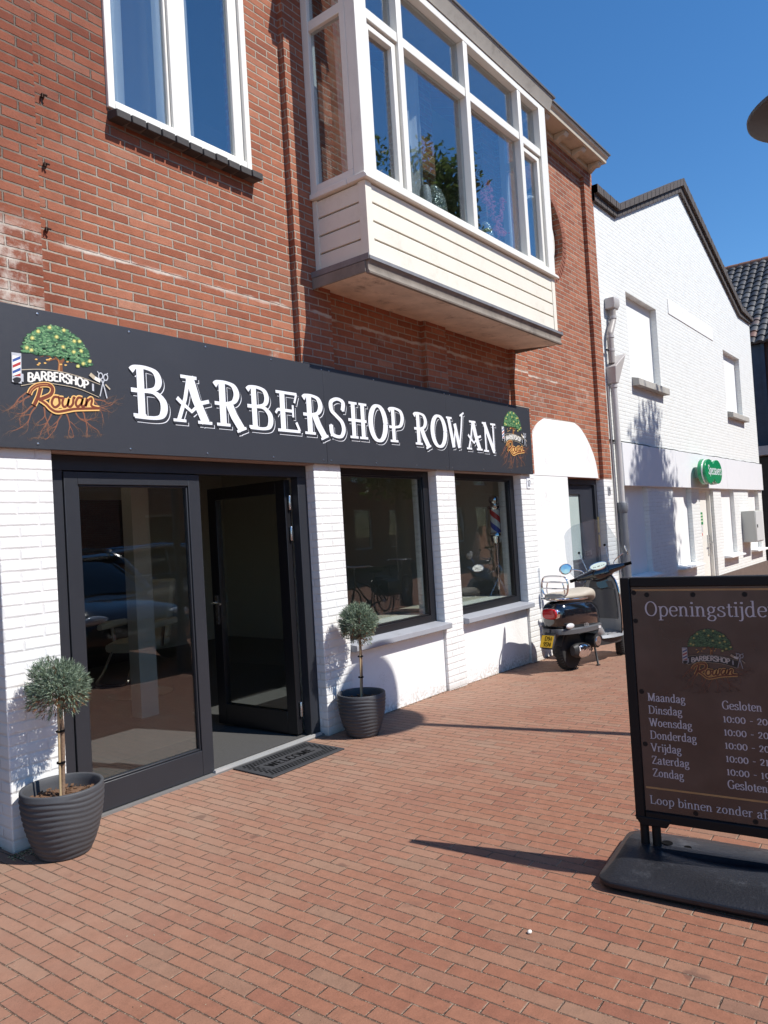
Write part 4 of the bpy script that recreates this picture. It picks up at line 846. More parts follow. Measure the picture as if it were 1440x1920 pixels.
# ------------------------------------------------------------------ shop sign
Sg = Thing('shop_sign', 'long black shop sign lettered BARBERSHOP ROWAN above the entrance', 'sign', (4.9, 3.97, 2.5))
YS = 3.955
seams = [1.20, 4.385, 6.15, 7.935]
for a, b_2 in zip(seams[:-1], seams[1:]):
    mb = MB().mat(SIGNC); mb.box(a + .0012, b_2 - .0012, YS, YS + .02, 2.113, 2.887); Sg.part('panel', mb, bevel=.0015)
mb = MB().mat(simple('batten_wood', (.30, .2, .13), .8)); mb.box(1.25, 7.90, YS + .0205, 3.999, 2.13, 2.17); mb.box(1.25, 7.90, YS + .0205, 3.999, 2.82, 2.86); Sg.part('batten', mb)
L_ = [('B', 2.645, 2.885, 2.335, 2.655), ('A', 2.945, 3.238, 2.335, 2.645), ('R', 3.285, 3.55, 2.335, 2.64), ('B', 3.575, 3.80, 2.335, 2.64), ('E', 3.848, 4.09, 2.335, 2.64), ('R', 4.138, 4.405, 2.335, 2.64), ('S', 4.425, 4.625, 2.335, 2.645), ('H', 4.67, 4.905, 2.335, 2.64), ('O', 4.92, 5.19, 2.322, 2.652), ('P', 5.213, 5.44, 2.335, 2.64),
      ('R', 5.59, 5.845, 2.335, 2.63), ('O', 5.85, 6.138, 2.322, 2.645), ('W', 6.15, 6.45, 2.335, 2.64), ('A', 6.495, 6.785, 2.335, 2.635), ('N', 6.82, 7.085, 2.325, 2.64)]
for wd_ in (L_[:10], L_[10:]):
    mb = MB()
    for c, x0, x1, z0, z1 in wd_: display(mb, c, x0, x1, z0, z1, YS, WPAINT, SIGNC)
    Sg.part('lettering', mb)
for x in (2.186, 7.495):
    mb = MB(); emblem(mb, (x, YS, 2.4916), (1, 0, 0), (0, 0, 1), (0, -1, 0), .62); Sg.part('emblem', mb)
for x in (2.05, 2.62, 3.2, 3.8, 4.34, 4.43, 5.0, 5.6, 6.10, 6.2, 6.8, 7.4, 7.89):
    for z in (2.14, 2.86):
        mb = MB().mat(STEEL); mb.lathe([(.0075, -.0005), (.0065, -.003), (0, -.004)], (x + (.03 if z > 2.5 else 0) * (x < 7), YS, z), 'y', 8); Sg.part('screw', mb)
# number plaques
for x, z, s_, lab in ((7.875, 2.01, '17', 'white house number plaque reading 17 beside the sign end'), (10.345, 1.94, '15', 'small grey house number plaque on the pier beside the downpipe')):
    Np = Thing('number_plaque', lab, 'plaque', (x, 3.995, z))
    mb = MB().mat(WPAINT if s_ == '17' else SILLG); mb.box(x - .045, x + .045, 3.990, 3.9995, z - .06, z + .06); Np.part('plate', mb, bevel=.003)
    mb = MB(); text(mb, BLACKF, s_, (x + (.003 if s_ == '17' else 0), 3.990, z - .036), (1, 0, 0), (0, 0, 1), (0, -1, 0), .072, .2, .16, False, sw=.95, tall=True, center=True); Np.part('lettering', mb)
# door mat
Dm = Thing('door_mat', 'black rubber door mat with perforated pattern and WELCOME lettering', 'mat', (3.69, 3.86, 0))
RUB = simple('mat_rubber', (.038, .039, .042), .8, var=.25, bump=.4, bscale=200); RUBD = simple('mat_hole', (.004, .004, .0045), .95, spec=.1)
mx0, mx1, my0, my1 = 3.335, 4.045, 3.645, 4.035
mb = MB().mat(RUB); mb.prism([(mx0, my0, .001), (mx1, my0, .001), (mx1, my1, .001), (mx0, my1, .001)], (0, 0, .010)); Dm.part('sheet', mb, bevel=.004)
mb = MB().mat(RUBD)
for j in range(12):
    for i in range(23):
        x = mx0 + .045 + i * .0282 + (.0141 if j % 2 else 0); y = my0 + .045 + j * .0273
        if x > mx1 - .04: continue
        if mx0 + .10 < x < mx1 - .10 and my0 + .125 < y < my1 - .125: continue
        mb.add([(x + .0108 * math.cos(t), y + .0108 * math.sin(t), .0118) for t in [2 * math.pi * k / 10 for k in range(10)]], [tuple(range(10))])
Dm.part('perforation', mb)
mb = MB().mat(simple('mat_field', (.045, .045, .048), .8)); mb.box(mx0 + .11, mx1 - .11, my0 + .132, my1 - .132, .0112, .0125); text(mb, RUBD, 'WELCOME', (mx0 + .14, my0 + .155, .0126), (1, 0, 0), (0, 1, 0), (0, 0, 1), .078, .2, .12, True, width=mx1 - mx0 - .28); Dm.part('lettering', mb)

# ------------------------------------------------------------------ potted topiaries
POT = simple('ribbed_pot', (.058, .060, .066), .62, var=.12, scale=5, bump=.15, bscale=150, dirt=((.09, .085, .085), .5))
SOIL = simple('potting_bark', (.14, .075, .04), .95, var=.6, scale=60, bump=1.0, bscale=120)
NEEDLE = leaf_mat('blue_green_needles', [(.07, .10, .068), (.125, .175, .12), (.20, .265, .19), (.32, .38, .28), (.17, .23, .13)], .6, .2)
DRYN = leaf_mat('dried_needles', [(.20, .085, .035), (.28, .14, .06), (.15, .07, .03)], .7, .1)
TRUNK = simple('young_bark', (.20, .13, .085), .9, var=.4, scale=40, bump=.8, bscale=90); CANE = simple('bamboo_cane', (.46, .34, .19), .6, var=.2, scale=20)
def topiary(lab, px, py, rim, h, cz, cr_, ch, seed, lean):
    T_ = Thing('potted_tree', lab, 'potted plant', (px, py, 0), group='clipped trees in ribbed pots at the entrance'); rd = random.Random(seed)
    mb = MB().mat(POT); rows = []; nseg = 96
    prof = [(.60, .0), (.63, .02), (.74, .15), (.84, .32), (.92, .5), (.97, .68), (.995, .83), (1.0, .93), (1.0, .985), (.985, 1.0), (.93, 1.0), (.91, .985), (.90, .9), (.86, .74)]
    dense = []
    for i in range(len(prof) - 1):
        k_ = 10 if i in range(1, 7) else 1
        for k in range(k_): t = k / k_; dense.append((prof[i][0] + (prof[i + 1][0] - prof[i][0]) * t, prof[i][1] + (prof[i + 1][1] - prof[i][1]) * t, 1 if 1 <= i <= 6 else 0))
    dense.append((*prof[-1], 0)); vs = []
    for r_, z, rip in dense:
        for k in range(nseg):
            a = 2 * math.pi * k / nseg
            ph = z * 78 + 2.6 * math.sin(a + seed) + 1.3 * math.sin(2 * a + 1 + z * 3) + .6 * math.sin(5 * a + 4 * z)
            q = r_ * rim + (rip * .0085 * (abs(math.sin(ph * .5)) - .5) * (.45 + .55 * math.sin(a * .5 + .6) ** 2) if rip else 0)
            vs.append((px + q * math.cos(a), py + q * math.sin(a), z * h))
    fs = [(i * nseg + k, i * nseg + (k + 1) % nseg, (i + 1) * nseg + (k + 1) % nseg, (i + 1) * nseg + k) for i in range(len(dense) - 1) for k in range(nseg)]
    mb.add(vs, fs + [tuple(range(nseg))]); T_.part('pot', mb, sharp=60)
    mb = MB().mat(SOIL); mb.lathe([(rim * .87, h * .80), (rim * .6, h * .83), (0, h * .835)], (px, py, 0), seg=24)
    for k in range(150):
        a, q = rd.uniform(0, 6.28), rim * .85 * math.sqrt(rd.random()); c = (px + q * math.cos(a), py + q * math.sin(a), h * .83 + rd.uniform(0, .008)); u = Vector((rd.uniform(-1, 1), rd.uniform(-1, 1), rd.uniform(-.4, .4))) * .012
        mb.obox(c, u, Vector((-u.y, u.x, 0)) * .5, (0, 0, .003))
    T_.part('soil', mb)
    top = Vector((px + lean[0], py + lean[1], cz)); b0 = Vector((px, py, h * .82))
    mb = MB().mat(TRUNK); path = cr([b0, b0.lerp(top, .5) + Vector((.006, -.004, 0)), top - Vector((0, 0, ch * .75)), top], 6); mb.tube(path, [.0125 - .004 * i / (len(path) - 1) for i in range(len(path))], 9)
    for k in range(30):
        a = rd.uniform(0, 6.28); e = rd.uniform(-.5, 1.2); q = top - Vector((0, 0, ch * rd.uniform(.3, .8))); d = Vector((math.cos(a) * math.cos(e), math.sin(a) * math.cos(e), math.sin(e)))
        mb.tube([q, q + d * cr_ * .45 + Vector((0, 0, .01)), q + d * cr_ * .8 + Vector((0, 0, .03))], [.005, .003, .0015], 5)
    T_.part('trunk', mb)
    mb = MB().mat(CANE); mb.tube([b0 + Vector((-.018, -.012, 0)), top + Vector((-.02, -.014, -ch * .6))], .006, 7); T_.part('support_cane', mb)
    for t in (.42, .80):
        mb = MB().mat(RUBD); q = b0.lerp(top - Vector((0, 0, ch)), t) + Vector((-.008, -.006, 0)); mb.lathe([(.019, q.z - .005), (.022, q.z - .004), (.022, q.z + .004), (.019, q.z + .005)], (q.x, q.y, 0), seg=10); T_.part('tie', mb)
    mb = MB()
    def sprig(c, d, ln_, dry):
        mb.mat(DRYN if dry else NEEDLE); d = d.normalized(); s1 = d.orthogonal().normalized(); s2 = d.cross(s1)
        for k in range(4):
            a = rd.uniform(0, 6.28); sp = (s1 * math.cos(a) + s2 * math.sin(a)); dd_ = (d + sp * rd.uniform(.25, .9)).normalized(); st = c + d * ln_ * rd.uniform(0, .5); wv = dd_.cross(sp).normalized() * .0018; en = st + dd_ * ln_ * rd.uniform(.5, 1)
            mb.add([st - wv, st + wv, en + wv * .35, en - wv * .35], [(0, 1, 2, 3)])
    bumps = [(Vector((rd.gauss(0, 1), rd.gauss(0, 1), rd.gauss(0, 1))).normalized(), rd.uniform(-.20, .14)) for _ in range(30)]
    holes = [Vector((rd.gauss(0, 1), rd.gauss(0, 1), rd.gauss(-.3, .8))).normalized() for _ in range(9)]
    for k in range(4600):
        d = Vector((rd.gauss(0, 1), rd.gauss(0, 1), rd.gauss(0, 1))).normalized()
        if d.z < -.55 and rd.random() < .7: continue
        if any(d.dot(hv) > .955 for hv in holes) and rd.random() < .75: continue
        f = 1 + sum(b_2 * max(0, d.dot(v) - .72) / .28 for v, b_2 in bumps); q = (.45 + .53 * rd.random() ** .55) * f
        c = top + Vector((d.x * cr_ * q, d.y * cr_ * q, d.z * ch * q)); dry = (d.z < -.25 and rd.random() < .22) or rd.random() < .012
        sprig(c, d + Vector((rd.uniform(-.4, .4), rd.uniform(-.4, .4), rd.uniform(-.1, .5))), rd.uniform(.016, .034), dry)
    T_.part('crown', mb); return T_
topiary('clipped juniper ball tree in grey ribbed pot left of the glass door', 1.998, 3.775, .203, .345, .845, .150, .140, 3, (.012, 0))
topiary('clipped juniper ball tree in grey ribbed pot under the left shop window', 4.415, 3.775, .187, .325, .845, .157, .162, 8, (.022, 0))

# ------------------------------------------------------------------ pavement sign
bd = Vector((.1013, -1, 0)).normalized(); bn = Vector((-bd.y, bd.x, 0)) * -1       # along the board; face normal towards the shop side
P0 = Vector((3.285, 1.243, 0))
Ws = Thing('pavement_sign', 'freestanding black pavement sign with opening hours on a heavy black base', 'sign', (3.36, .85, 0), world=True)
FRP = simple('sign_frame_black', (.006, .006, .007), .5, var=.2, spec=.25); BASEP = simple('sign_base_plastic', (.012, .0125, .016), .46, var=.4, scale=7, bump=.4, bscale=90, dirt=((.13, .135, .15), .5))
W_ = .72
def bp(u, v, n=0.0): q = P0 + bd * u + bn * n; return (q.x, q.y, v)
def bbox(m, u0, u1, v0, v1, n0, n1):
    m.prism([bp(u0, v0, n0), bp(u1, v0, n0), bp(u1, v0, n1), bp(u0, v0, n1)], (0, 0, v1 - v0))
mb = MB().mat(FRP); bbox(mb, 0, .042, .215, 1.282, -.022, .022); bbox(mb, W_ - .042, W_, .215, 1.282, -.022, .022); bbox(mb, .042, W_ - .042, 1.24, 1.282, -.022, .022); bbox(mb, .042, W_ - .042, .215, .258, -.022, .022)
for u in (.0, W_ - .15): mb.prism([bp(u - .004, .235, -.027), bp(u + .154, .235, -.027), bp(u + .13, .196, -.027), bp(u + .02, .196, -.027)], tuple(bn * .054))
Ws.part('frame', mb, bevel=.005)
g = G('poster_print'); p_ = g.pos(); n_ = g.noise(p_, 3.0, 3); n2_ = g.noise(p_, 9, 2)
c_ = g.ramp(n_, [(.3, (.016, .0155, .016)), (.5, (.029, .0265, .0265)), (.7, (.062, .050, .045))]); c_ = g.mix(g.m('MULTIPLY', g.sstep(n2_, .6, .75), .35), c_, (.025, .03, .038, 1))
g.bsdf(c_, .22, 0, g.bump(g.noise(p_, 6, 2), .12, .02), .6, Coat_Weight=.5, Coat_Roughness=.08); POSTER = g.mat
mb = MB().mat(POSTER); bbox(mb, .043, W_ - .043, .259, 1.239, -.006, .010); poster = Ws.part('poster', mb)
PT = simple('poster_text', (.46, .44, .47), .4, var=.15, scale=30); PG = simple('poster_gold', (.35, .20, .08), .4, var=.3, scale=20)
O = lambda u, v: bp(u, v, .0103); bU, bV, bN = tuple(bd), (0, 0, 1), tuple(bn)
def line(s_, u, v, size, wk, wt, **k):
    mb = MB(); text(mb, PT, s_, O(u, v), bU, bV, bN, size, wk, wt, **k); Ws.part('lettering', mb, poster)
line('Openingstijden', .095, 1.113, .063, .115, .05, width=.53)
for i, (d_, h_) in enumerate((('Maandag', 'Gesloten'), ('Dinsdag', '10:00 - 20:00'), ('Woensdag', '10:00 - 20:00'), ('Donderdag', '10:00 - 20:00'), ('Vrijdag', '10:00 - 21:00'), ('Zaterdag', '10:00 - 19:00'), ('Zondag', 'Gesloten'))):
    line(d_, .083, .741 - .0547 * i, .0345, .14, .07, sw=.98); line(h_, .383, .728 - .0547 * i, .0345, .14, .07, sw=.98)
line('Loop binnen zonder afspraak', .062, .292, .036, .13, .06, width=.60)
for z in (.357, 1.222):
    mb = MB().mat(PG); mb.add([bp(.05, z, .0102), bp(W_ - .05, z, .0102), bp(W_ - .05, z + .008, .0102), bp(.05, z + .008, .0102)], [(0, 1, 2, 3)]); Ws.part('gold_line', mb, poster)
for n0 in ('emblem',):
    mb = MB(); emblem(mb, O(.352, .925), bU, bV, bN, .262, seed=4); eb = Ws.part('emblem', mb, poster)
    for i, s_ in enumerate(eb.material_slots):     # printed darker on the poster
        s_.link = 'OBJECT'
        m_ = bpy.data.materials.get(s_.material.name if s_.material else '') or eb.data.materials[i]
        key = 'printed_' + m_.name
        if key not in bpy.data.materials:
            mm = m_.copy(); mm.name = key
            for nd in mm.node_tree.nodes:
                if nd.bl_idname == 'ShaderNodeMix' and nd.blend_type == 'MULTIPLY':
                    col = nd.inputs[6].default_value; nd.inputs[6].default_value = (col[0] * .5, col[1] * .45, col[2] * .42, 1)
        s_.material = bpy.data.materials[key]
for q in ((.055, 1.215), (.11, 1.205), (.30, 1.205), (.50, 1.205), (.055, 1.09), (.06, .78), (.06, .55), (.25, .275), (.48, .275)):
    mb = MB().mat(FRP); c = Vector(bp(q[0], q[1], .0104)); mb.add([c + bd * (.011 * math.cos(t)) + Vector((0, 0, .011 * math.sin(t))) for t in [2 * math.pi * k / 10 for k in range(10)]], [tuple(range(10))]); Ws.part('clip', mb, poster)
for u0 in (.03, W_ - .11):
    for k in (0, .05):
        mb = MB().mat(FRP); mb.tube([bp(u0 + k, .10), bp(u0 + k, .215)], .019, 14); Ws.part('post', mb)
# moulded base
def ring_(z, hn, u0, u1, c):
    pts = []
    for cu, cn, a0 in ((u1 - c, hn - c, 0), (u0 + c, hn - c, 90), (u0 + c, -hn + c, 180), (u1 - c, -hn + c, 270)):
        for k in range(5): t = R(a0 + 90 * k / 4); pts.append((cu + c * math.cos(t), cn + c * math.sin(t)))
    return pts, z
def ringpts(z, hn, u0, u1, c, waist=0.0, lift=0.0):
    out_ = []
    q, _ = ring_(z, hn, u0, u1, c)
    # resample long sides so the waist curve shows
    full = []
    for i in range(len(q)):
        a, b_2 = q[i], q[(i + 1) % len(q)]; m_ = 8 if i % 5 == 4 else 1
        for k in range(m_): t = k / m_; full.append((a[0] + (b_2[0] - a[0]) * t, a[1] + (b_2[1] - a[1]) * t))
    for u, n in full:
        s_ = (u - (u0 + u1) / 2) / ((u1 - u0) / 2); out_.append(bp(u, z + lift * (1 - s_ * s_), n * (1 - waist * (1 - s_ * s_))))
    return out_
u0, u1 = -.115, W_ + .115
mb = MB().mat(BASEP)
mb.loft([ringpts(.004, .262, u0 + .02, u1 - .02, .05, -.02), ringpts(.024, .284, u0, u1, .06, -.03), ringpts(.042, .284, u0, u1, .06, -.03), ringpts(.054, .268, u0 + .02, u1 - .02, .055, -.03), ringpts(.080, .19, u0 + .045, u1 - .045, .05, .02, -.004), ringpts(.112, .10, u0 + .065, u1 - .065, .05, .25, -.02), ringpts(.116, .085, u0 + .08, u1 - .08, .04, .25, -.026), ringpts(.112, .03, u0 + .15, u1 - .15, .02, .2, -.026)])
bs = Ws.part('base', mb, sharp=28, bevel=.004)
mb = MB().mat(simple('base_scuff', (.30, .30, .31), .7)); rs_ = random.Random(2)
mb.tube([bp(-.045, .088, -.185), bp(-.085, .0575, -.262)], .0022, 5); Ws.part('seam', mb, bs)
for u, r_ in ((.115, .024), (.20, .016)):
    mb = MB().mat(RUBD)
    c = Vector(bp(u, .111 if u < .15 else .106, -.03)); mb.lathe([(r_, .0), (r_ * .95, .004), (r_ * .5, .002), (0, .001)], c, seg=14); Ws.part('socket', mb, bs)

# ------------------------------------------------------------------ street lamp just out of frame, its disc reaching in
Lm = Thing('street_lamp', 'street lamp with wide shallow disc head against the blue sky', 'street lamp', (5.66, .56, 0))
LP = simple('lamp_paint', (.06, .06, .065), .5, .2, var=.15); lx, ly, lz = 5.66, .56, 4.15
mb = MB().mat(LP); mb.tube([(lx, ly, -.02), (lx, ly, 1.0), (lx, ly, 4.15)], [.055, .045, .038], 16); mb.lathe([(.085, 0), (.085, .30), (.06, .36)], (lx, ly, 0), seg=18); Lm.part('post', mb)
mb = MB().mat(LP); mb.lathe([(.455, lz - .010), (.468, lz - .004), (.47, lz + .015), (.455, lz + .03), (.33, lz + .085), (.17, lz + .125), (.05, lz + .14), (0, lz + .142)], (lx, ly, 0), seg=56); Lm.part('canopy', mb)
mb = MB().mat(simple('lamp_reflector', (.88, .87, .84), .55, var=.06)); mb.lathe([(.452, lz - .006), (.43, lz + .012), (.30, lz + .02), (.12, lz + .01), (.10, lz - .09), (.04, lz - .10)], (lx, ly, 0), seg=48); Lm.part('reflector', mb)
mb = MB().mat(LP)
for k in range(3):
    a = R(25 + 120 * k); mb.tube([(lx + .04 * math.cos(a), ly + .04 * math.sin(a), lz - .02), (lx + .44 * math.cos(a), ly + .44 * math.sin(a), lz + .005)], .009, 8)
Lm.part('arm', mb)

# small white pebble on the bricks
mb = MB().mat(simple('pebble_white', (.72, .66, .58), .7)); b0 = 0; mb.ell((2.543, 1.407, .006), (.011, .009, .007), 10, 7); tag(mb.build('pebble'), 'tiny white pebble lying on the open brick pavement', 'pebble')

# sand, moss and crumbs gathered along the foot of the wall and in the joints
rg_ = random.Random(21); mb = MB(); GR = [simple('grit_sand', (.34, .28, .20), .9, var=.4, scale=40), simple('grit_dark', (.06, .05, .035), .95, var=.4, scale=40), simple('grit_moss', (.07, .085, .03), .95, var=.4, scale=40), simple('grit_straw', (.42, .33, .18), .9, var=.3, scale=40)]
def crumb(x, y, s_, m):
    mb.mat(m); a = rg_.uniform(0, 6.28); z = gz(x) + s_ * .25; u = Vector((math.cos(a), math.sin(a), rg_.uniform(-.2, .2))) * s_ * rg_.uniform(.6, 1.6); v = Vector((-math.sin(a), math.cos(a), 0)) * s_ * rg_.uniform(.4, .8); c = Vector((x, y, z))
    mb.add([c - u, c - v, c + u, c + v, c + Vector((0, 0, s_ * .7))], [(0, 1, 4), (1, 2, 4), (2, 3, 4), (3, 0, 4), (3, 2, 1, 0)])
for k in range(900):
    x = rg_.uniform(4.62, 10.4); y0 = 4.027 if (x < 5.97 or 6.31 < x < 7.69 or 8.05 < x < 9.03) else 3.997
    crumb(x, y0 - abs(rg_.gauss(0, .018)) - .004, rg_.uniform(.0025, .007), rg_.choice((GR[0], GR[1], GR[1], GR[2])))
for k in range(160): crumb(1.80 + abs(rg_.gauss(0, .12)), 3.99 - abs(rg_.gauss(0, .05)) - .005, rg_.uniform(.003, .008), rg_.choice(GR))
for k in range(420): crumb(rg_.uniform(.9, 7.5), rg_.uniform(.9, 3.9), rg_.uniform(.0015, .0042), rg_.choice((GR[0], GR[0], GR[1], GR[3])))
tag(mb.build('grit', sharp=10), 'sand and moss crumbs along the wall foot and paving joints', 'grit', kind='stuff')
# ------------------------------------------------------------------ scooter (x forward, y left, z up; origin under the rear wheel)
Sc = Thing('scooter', 'black classic scooter with beige seat, chrome rack and clear windscreen parked by the side door', 'scooter', (7.47, 3.45, gz(7.47)), (R(0.9), R(1.2), R(-6.5)), world=False)
SBLK = simple('scooter_black_paint', (.006, .007, .010), .10, var=.1, spec=.6, Coat_Weight=1.0, Coat_Roughness=.03)
SGRY = simple('scooter_grey_plastic', (.085, .087, .092), .45, var=.12); SGR2 = simple('scooter_silver_plastic', (.33, .34, .35), .38, .3, var=.08); SDK = simple('scooter_dark_plastic', (.025, .025, .027), .5, var=.15)
SEAT = simple('beige_seat_vinyl', (.43, .385, .315), .55, var=.08, bump=.25, bscale=120); TYRE = simple('tyre_rubber', (.018, .018, .018), .85, var=.25, bump=.3); ENG = simple('engine_metal', (.035, .035, .036), .55, .4, var=.3)
REDL = simple('red_lens', (.45, .008, .012), .12, var=.05, spec=.7); CLRL = simple('clear_lens', (.62, .62, .62), .15, var=.05, spec=.7); YELP = simple('yellow_plate', (.80, .48, .02), .4, var=.04); RIMM = simple('wheel_rim', (.28, .28, .29), .35, .8, var=.15)
def wheel(par, name, cx, cz, r, wd, yaw=0.0):
    c, s_ = math.cos(yaw), math.sin(yaw)
    def rotm(m, b0):
        for i in range(b0, len(m.v)):
            x, y, z = m.v[i]; m.v[i] = (cx + c * x - s_ * y, s_ * x + c * y, z + cz)
    h = wd / 2
    mb = MB().mat(TYRE); mb.lathe([(r * .60, -h * .75), (r * .75, -h), (r * .9, -h * .92), (r * .985, -h * .5), (r, 0), (r * .985, h * .5), (r * .9, h * .92), (r * .75, h), (r * .60, h * .75)], (0, 0, 0), 'y', 40)
    for k in range(44):
        a = 2 * math.pi * k / 44
        for sg in (-1, 1):
            q = Vector((math.sin(a), 0, math.cos(a))); t = Vector((math.cos(a), 0, -math.sin(a))); mb.obox(q * r * .985 + Vector((0, sg * h * .42, 0)), q * .006, t * .006 + Vector((0, sg * .01, 0)), Vector((0, .014, 0)) + t * .004 * sg)
    rotm(mb, 0); ty = par.part(name, mb)
    mb = MB().mat(RIMM); mb.lathe([(r * .62, -h * .74), (r * .56, -h * .7), (r * .52, -h * .35), (r * .2, -h * .3), (r * .18, -h * .6), (0, -h * .62)], (0, 0, 0), 'y', 32); mb.lathe([(r * .62, h * .74), (r * .56, h * .7), (r * .52, h * .35), (r * .2, h * .3), (r * .18, h * .6), (0, h * .62)], (0, 0, 0), 'y', 32)
    for k in range(5):
        a = 2 * math.pi * k / 5; q = Vector((math.sin(a), 0, math.cos(a)))
        for sg in (-1, 1): mb.obox(q * r * .36 + Vector((0, sg * h * .42, 0)), q * r * .18, Vector((q.z, 0, -q.x)) * r * .06, (0, h * .12, 0))
    rotm(mb, 0); par.part('rim', mb, ty); return ty
WR = .215
wheel(Sc, 'wheel', 0, WR, WR, .105); wheel(Sc, 'wheel', 1.16, WR, WR, .10, R(22))
def sup(cx, hw, z0, z1, n=20, e=2.6, ys=0):
    zc, hz = (z0 + z1) / 2, (z1 - z0) / 2
    return [(cx, ys + hw * math.copysign(abs(math.cos(t)) ** (2 / e), math.cos(t)), zc + hz * math.copysign(abs(math.sin(t)) ** (2 / e), math.sin(t))) for t in [2 * math.pi * k / n for k in range(n)]]
def sm(secs, n=5):
    out_ = []
    for i in range(len(secs) - 1):
        for k in range(n):
            t = k / n
            def ctl(j, q): return Vector(secs[max(0, min(len(secs) - 1, j))][q])
            row = []
            for q in range(len(secs[0])):
                a, b_2, c, d = ctl(i - 1, q), ctl(i, q), ctl(i + 1, q), ctl(i + 2, q)
                row.append(.5 * ((2 * b_2) + (c - a) * t + (2 * a - 5 * b_2 + 4 * c - d) * t * t + (3 * b_2 - a - 3 * c + d) * t ** 3))
            out_.append(row)
    out_.append([Vector(q) for q in secs[-1]]); return out_
mb = MB().mat(SBLK); mb.loft(sm([sup(-.335, .05, .56, .66), sup(-.31, .105, .47, .715), sup(-.24, .155, .435, .745), sup(-.10, .19, .42, .76), (sup(.08, .205, .40, .755)), sup(.25, .195, .38, .74), sup(.38, .165, .36, .71), sup(.46, .13, .34, .68), sup(.50, .10, .32, .62)]))
body = Sc.part('body_panel', mb, sharp=60)
mb = MB().mat(SGR2); text(mb, SGR2, 'LX50', (-.02, -.2065, .47), (1, 0, 0), (0, 0, 1), (0, -1, 0), .035, .2, .12, False); Sc.part('badge', mb, body)
mb = MB().mat(SGRY)
bandp = [(-.345, .0), (-.33, .075), (-.27, .135), (-.14, .178), (.05, .20), (.26, .195), (.40, .165)]
for sg in (1, -1):
    P_ = [(q.x, q.y) for q in cr([(a, b_2, 0) for a, b_2 in bandp], 4)]
    mb.loft([[(x, sg * y, .405), (x, sg * (y + .012), .41), (x, sg * (y + .012), .455), (x, sg * y, .465), (x + .02, sg * max(0, y - .03), .465), (x + .02, sg * max(0, y - .03), .405)] for x, y in P_])
trim = Sc.part('lower_trim', mb, body)
mb = MB().mat(CLRL); mb.box(.27, .32, -.214, -.196, .42, .445); mb.box(.27, .32, .196, .214, .42, .445); Sc.part('side_reflector', mb, body)
mb = MB().mat(SEAT); mb.loft(sm([sup(-.27, .06, .765, .80), sup(-.24, .12, .752, .822), sup(-.12, .145, .750, .832), sup(.06, .15, .748, .826), sup(.16, .148, .746, .835), sup(.26, .145, .740, .848), sup(.38, .12, .722, .848), sup(.46, .085, .70, .815), sup(.49, .05, .69, .77)]), ); Sc.part('seat', mb, sharp=60)
mb = MB().mat(CHROME); mb.tube(cr([(.14, -.165, .752), (-.05, -.175, .76), (-.20, -.165, .768), (-.30, -.11, .772), (-.335, 0, .774), (-.30, .11, .772), (-.20, .165, .768), (-.05, .175, .76), (.14, .165, .752)], 5), .011, 10)
mb.box(-.30, -.10, -.06, .06, .752, .77); Sc.part('grab_rail', mb)
mb = MB().mat(CHROME); xr = -.225
def rr_(hw, z0, z1, x, c=.05): return cr([(x, -hw + c, z0), (x, -hw, z0 + c), (x, -hw, z1 - c), (x, -hw + c, z1), (x, hw - c, z1), (x, hw, z1 - c), (x, hw, z0 + c), (x, hw - c, z0)], 5, True)
mb.tube(rr_(.150, .80, 1.0, xr), .009, 8, True); mb.tube([(xr, -.15, .94), (xr, .15, .94)], .0075, 8); mb.tube([(xr, -.15, .875), (xr, .15, .875)], .0075, 8)
mb.tube(cr([(xr + .03, -.10, .77), (xr + .01, -.105, .86), (xr + .006, -.09, .93), (xr + .005, -.06, .945), (xr + .005, .06, .945), (xr + .006, .09, .93), (xr + .01, .105, .86), (xr + .03, .10, .77)], 5), .0065, 8); mb.tube([(xr, 0, .80), (xr + .02, 0, .77)], .006, 8); Sc.part('luggage_rack', mb)
mb = MB().mat(CHROME); mb.loft(sm([sup(-.348, .075, .580, .668, 20, 3), sup(-.338, .096, .562, .680, 20, 3), sup(-.29, .108, .555, .686, 20, 3)])); tl = Sc.part('tail_light', mb)
mb = MB().mat(REDL); mb.loft(sm([sup(-.366, .045, .60, .652, 20, 3), sup(-.360, .080, .572, .670, 20, 3), sup(-.338, .091, .564, .677, 20, 3)])); Sc.part('lens', mb, tl)
for sg in (-1, 1):
    mb = MB().mat(CLRL); b0 = 0; mb.ell((-.215, sg * .158, .492), (.075, .022, .030)); Sc.part('indicator', mb, sharp=60)
mb = MB().mat(SDK); mb.prism([(-.33, -.06, .44), (-.37, -.06, .40), (-.42, -.06, .27), (-.405, -.06, .265), (-.33, -.06, .37), (-.20, -.06, .42), (-.20, -.06, .44)], (0, .12, 0)); mb.loft([[(x, y, z) for x, y, z in ((math.cos(t) * .24 - .0, s_, WR + math.sin(t) * .24) for s_ in (-.06, .06))] + [(math.cos(t) * .25, s_, WR + math.sin(t) * .25) for s_ in (.06, -.06)] for t in [R(a) for a in (100, 120, 140, 155, 165)]]); mud = Sc.part('rear_mudguard', mb)
pn = Vector((-.92, 0, .38)).normalized(); pv = Vector((.38, 0, .92)).normalized(); pu = Vector((0, -1, 0)); pc = Vector((-.412, .0, .345))
mb = MB().mat(SDK); mb.obox(pc, pu * .076, pv * .069, pn * .004); pl = Sc.part('number_plate', mb, bevel=.004)
mb = MB().mat(YELP); mb.obox(pc + pn * .005, pu * .070, pv * .063, pn * .002)
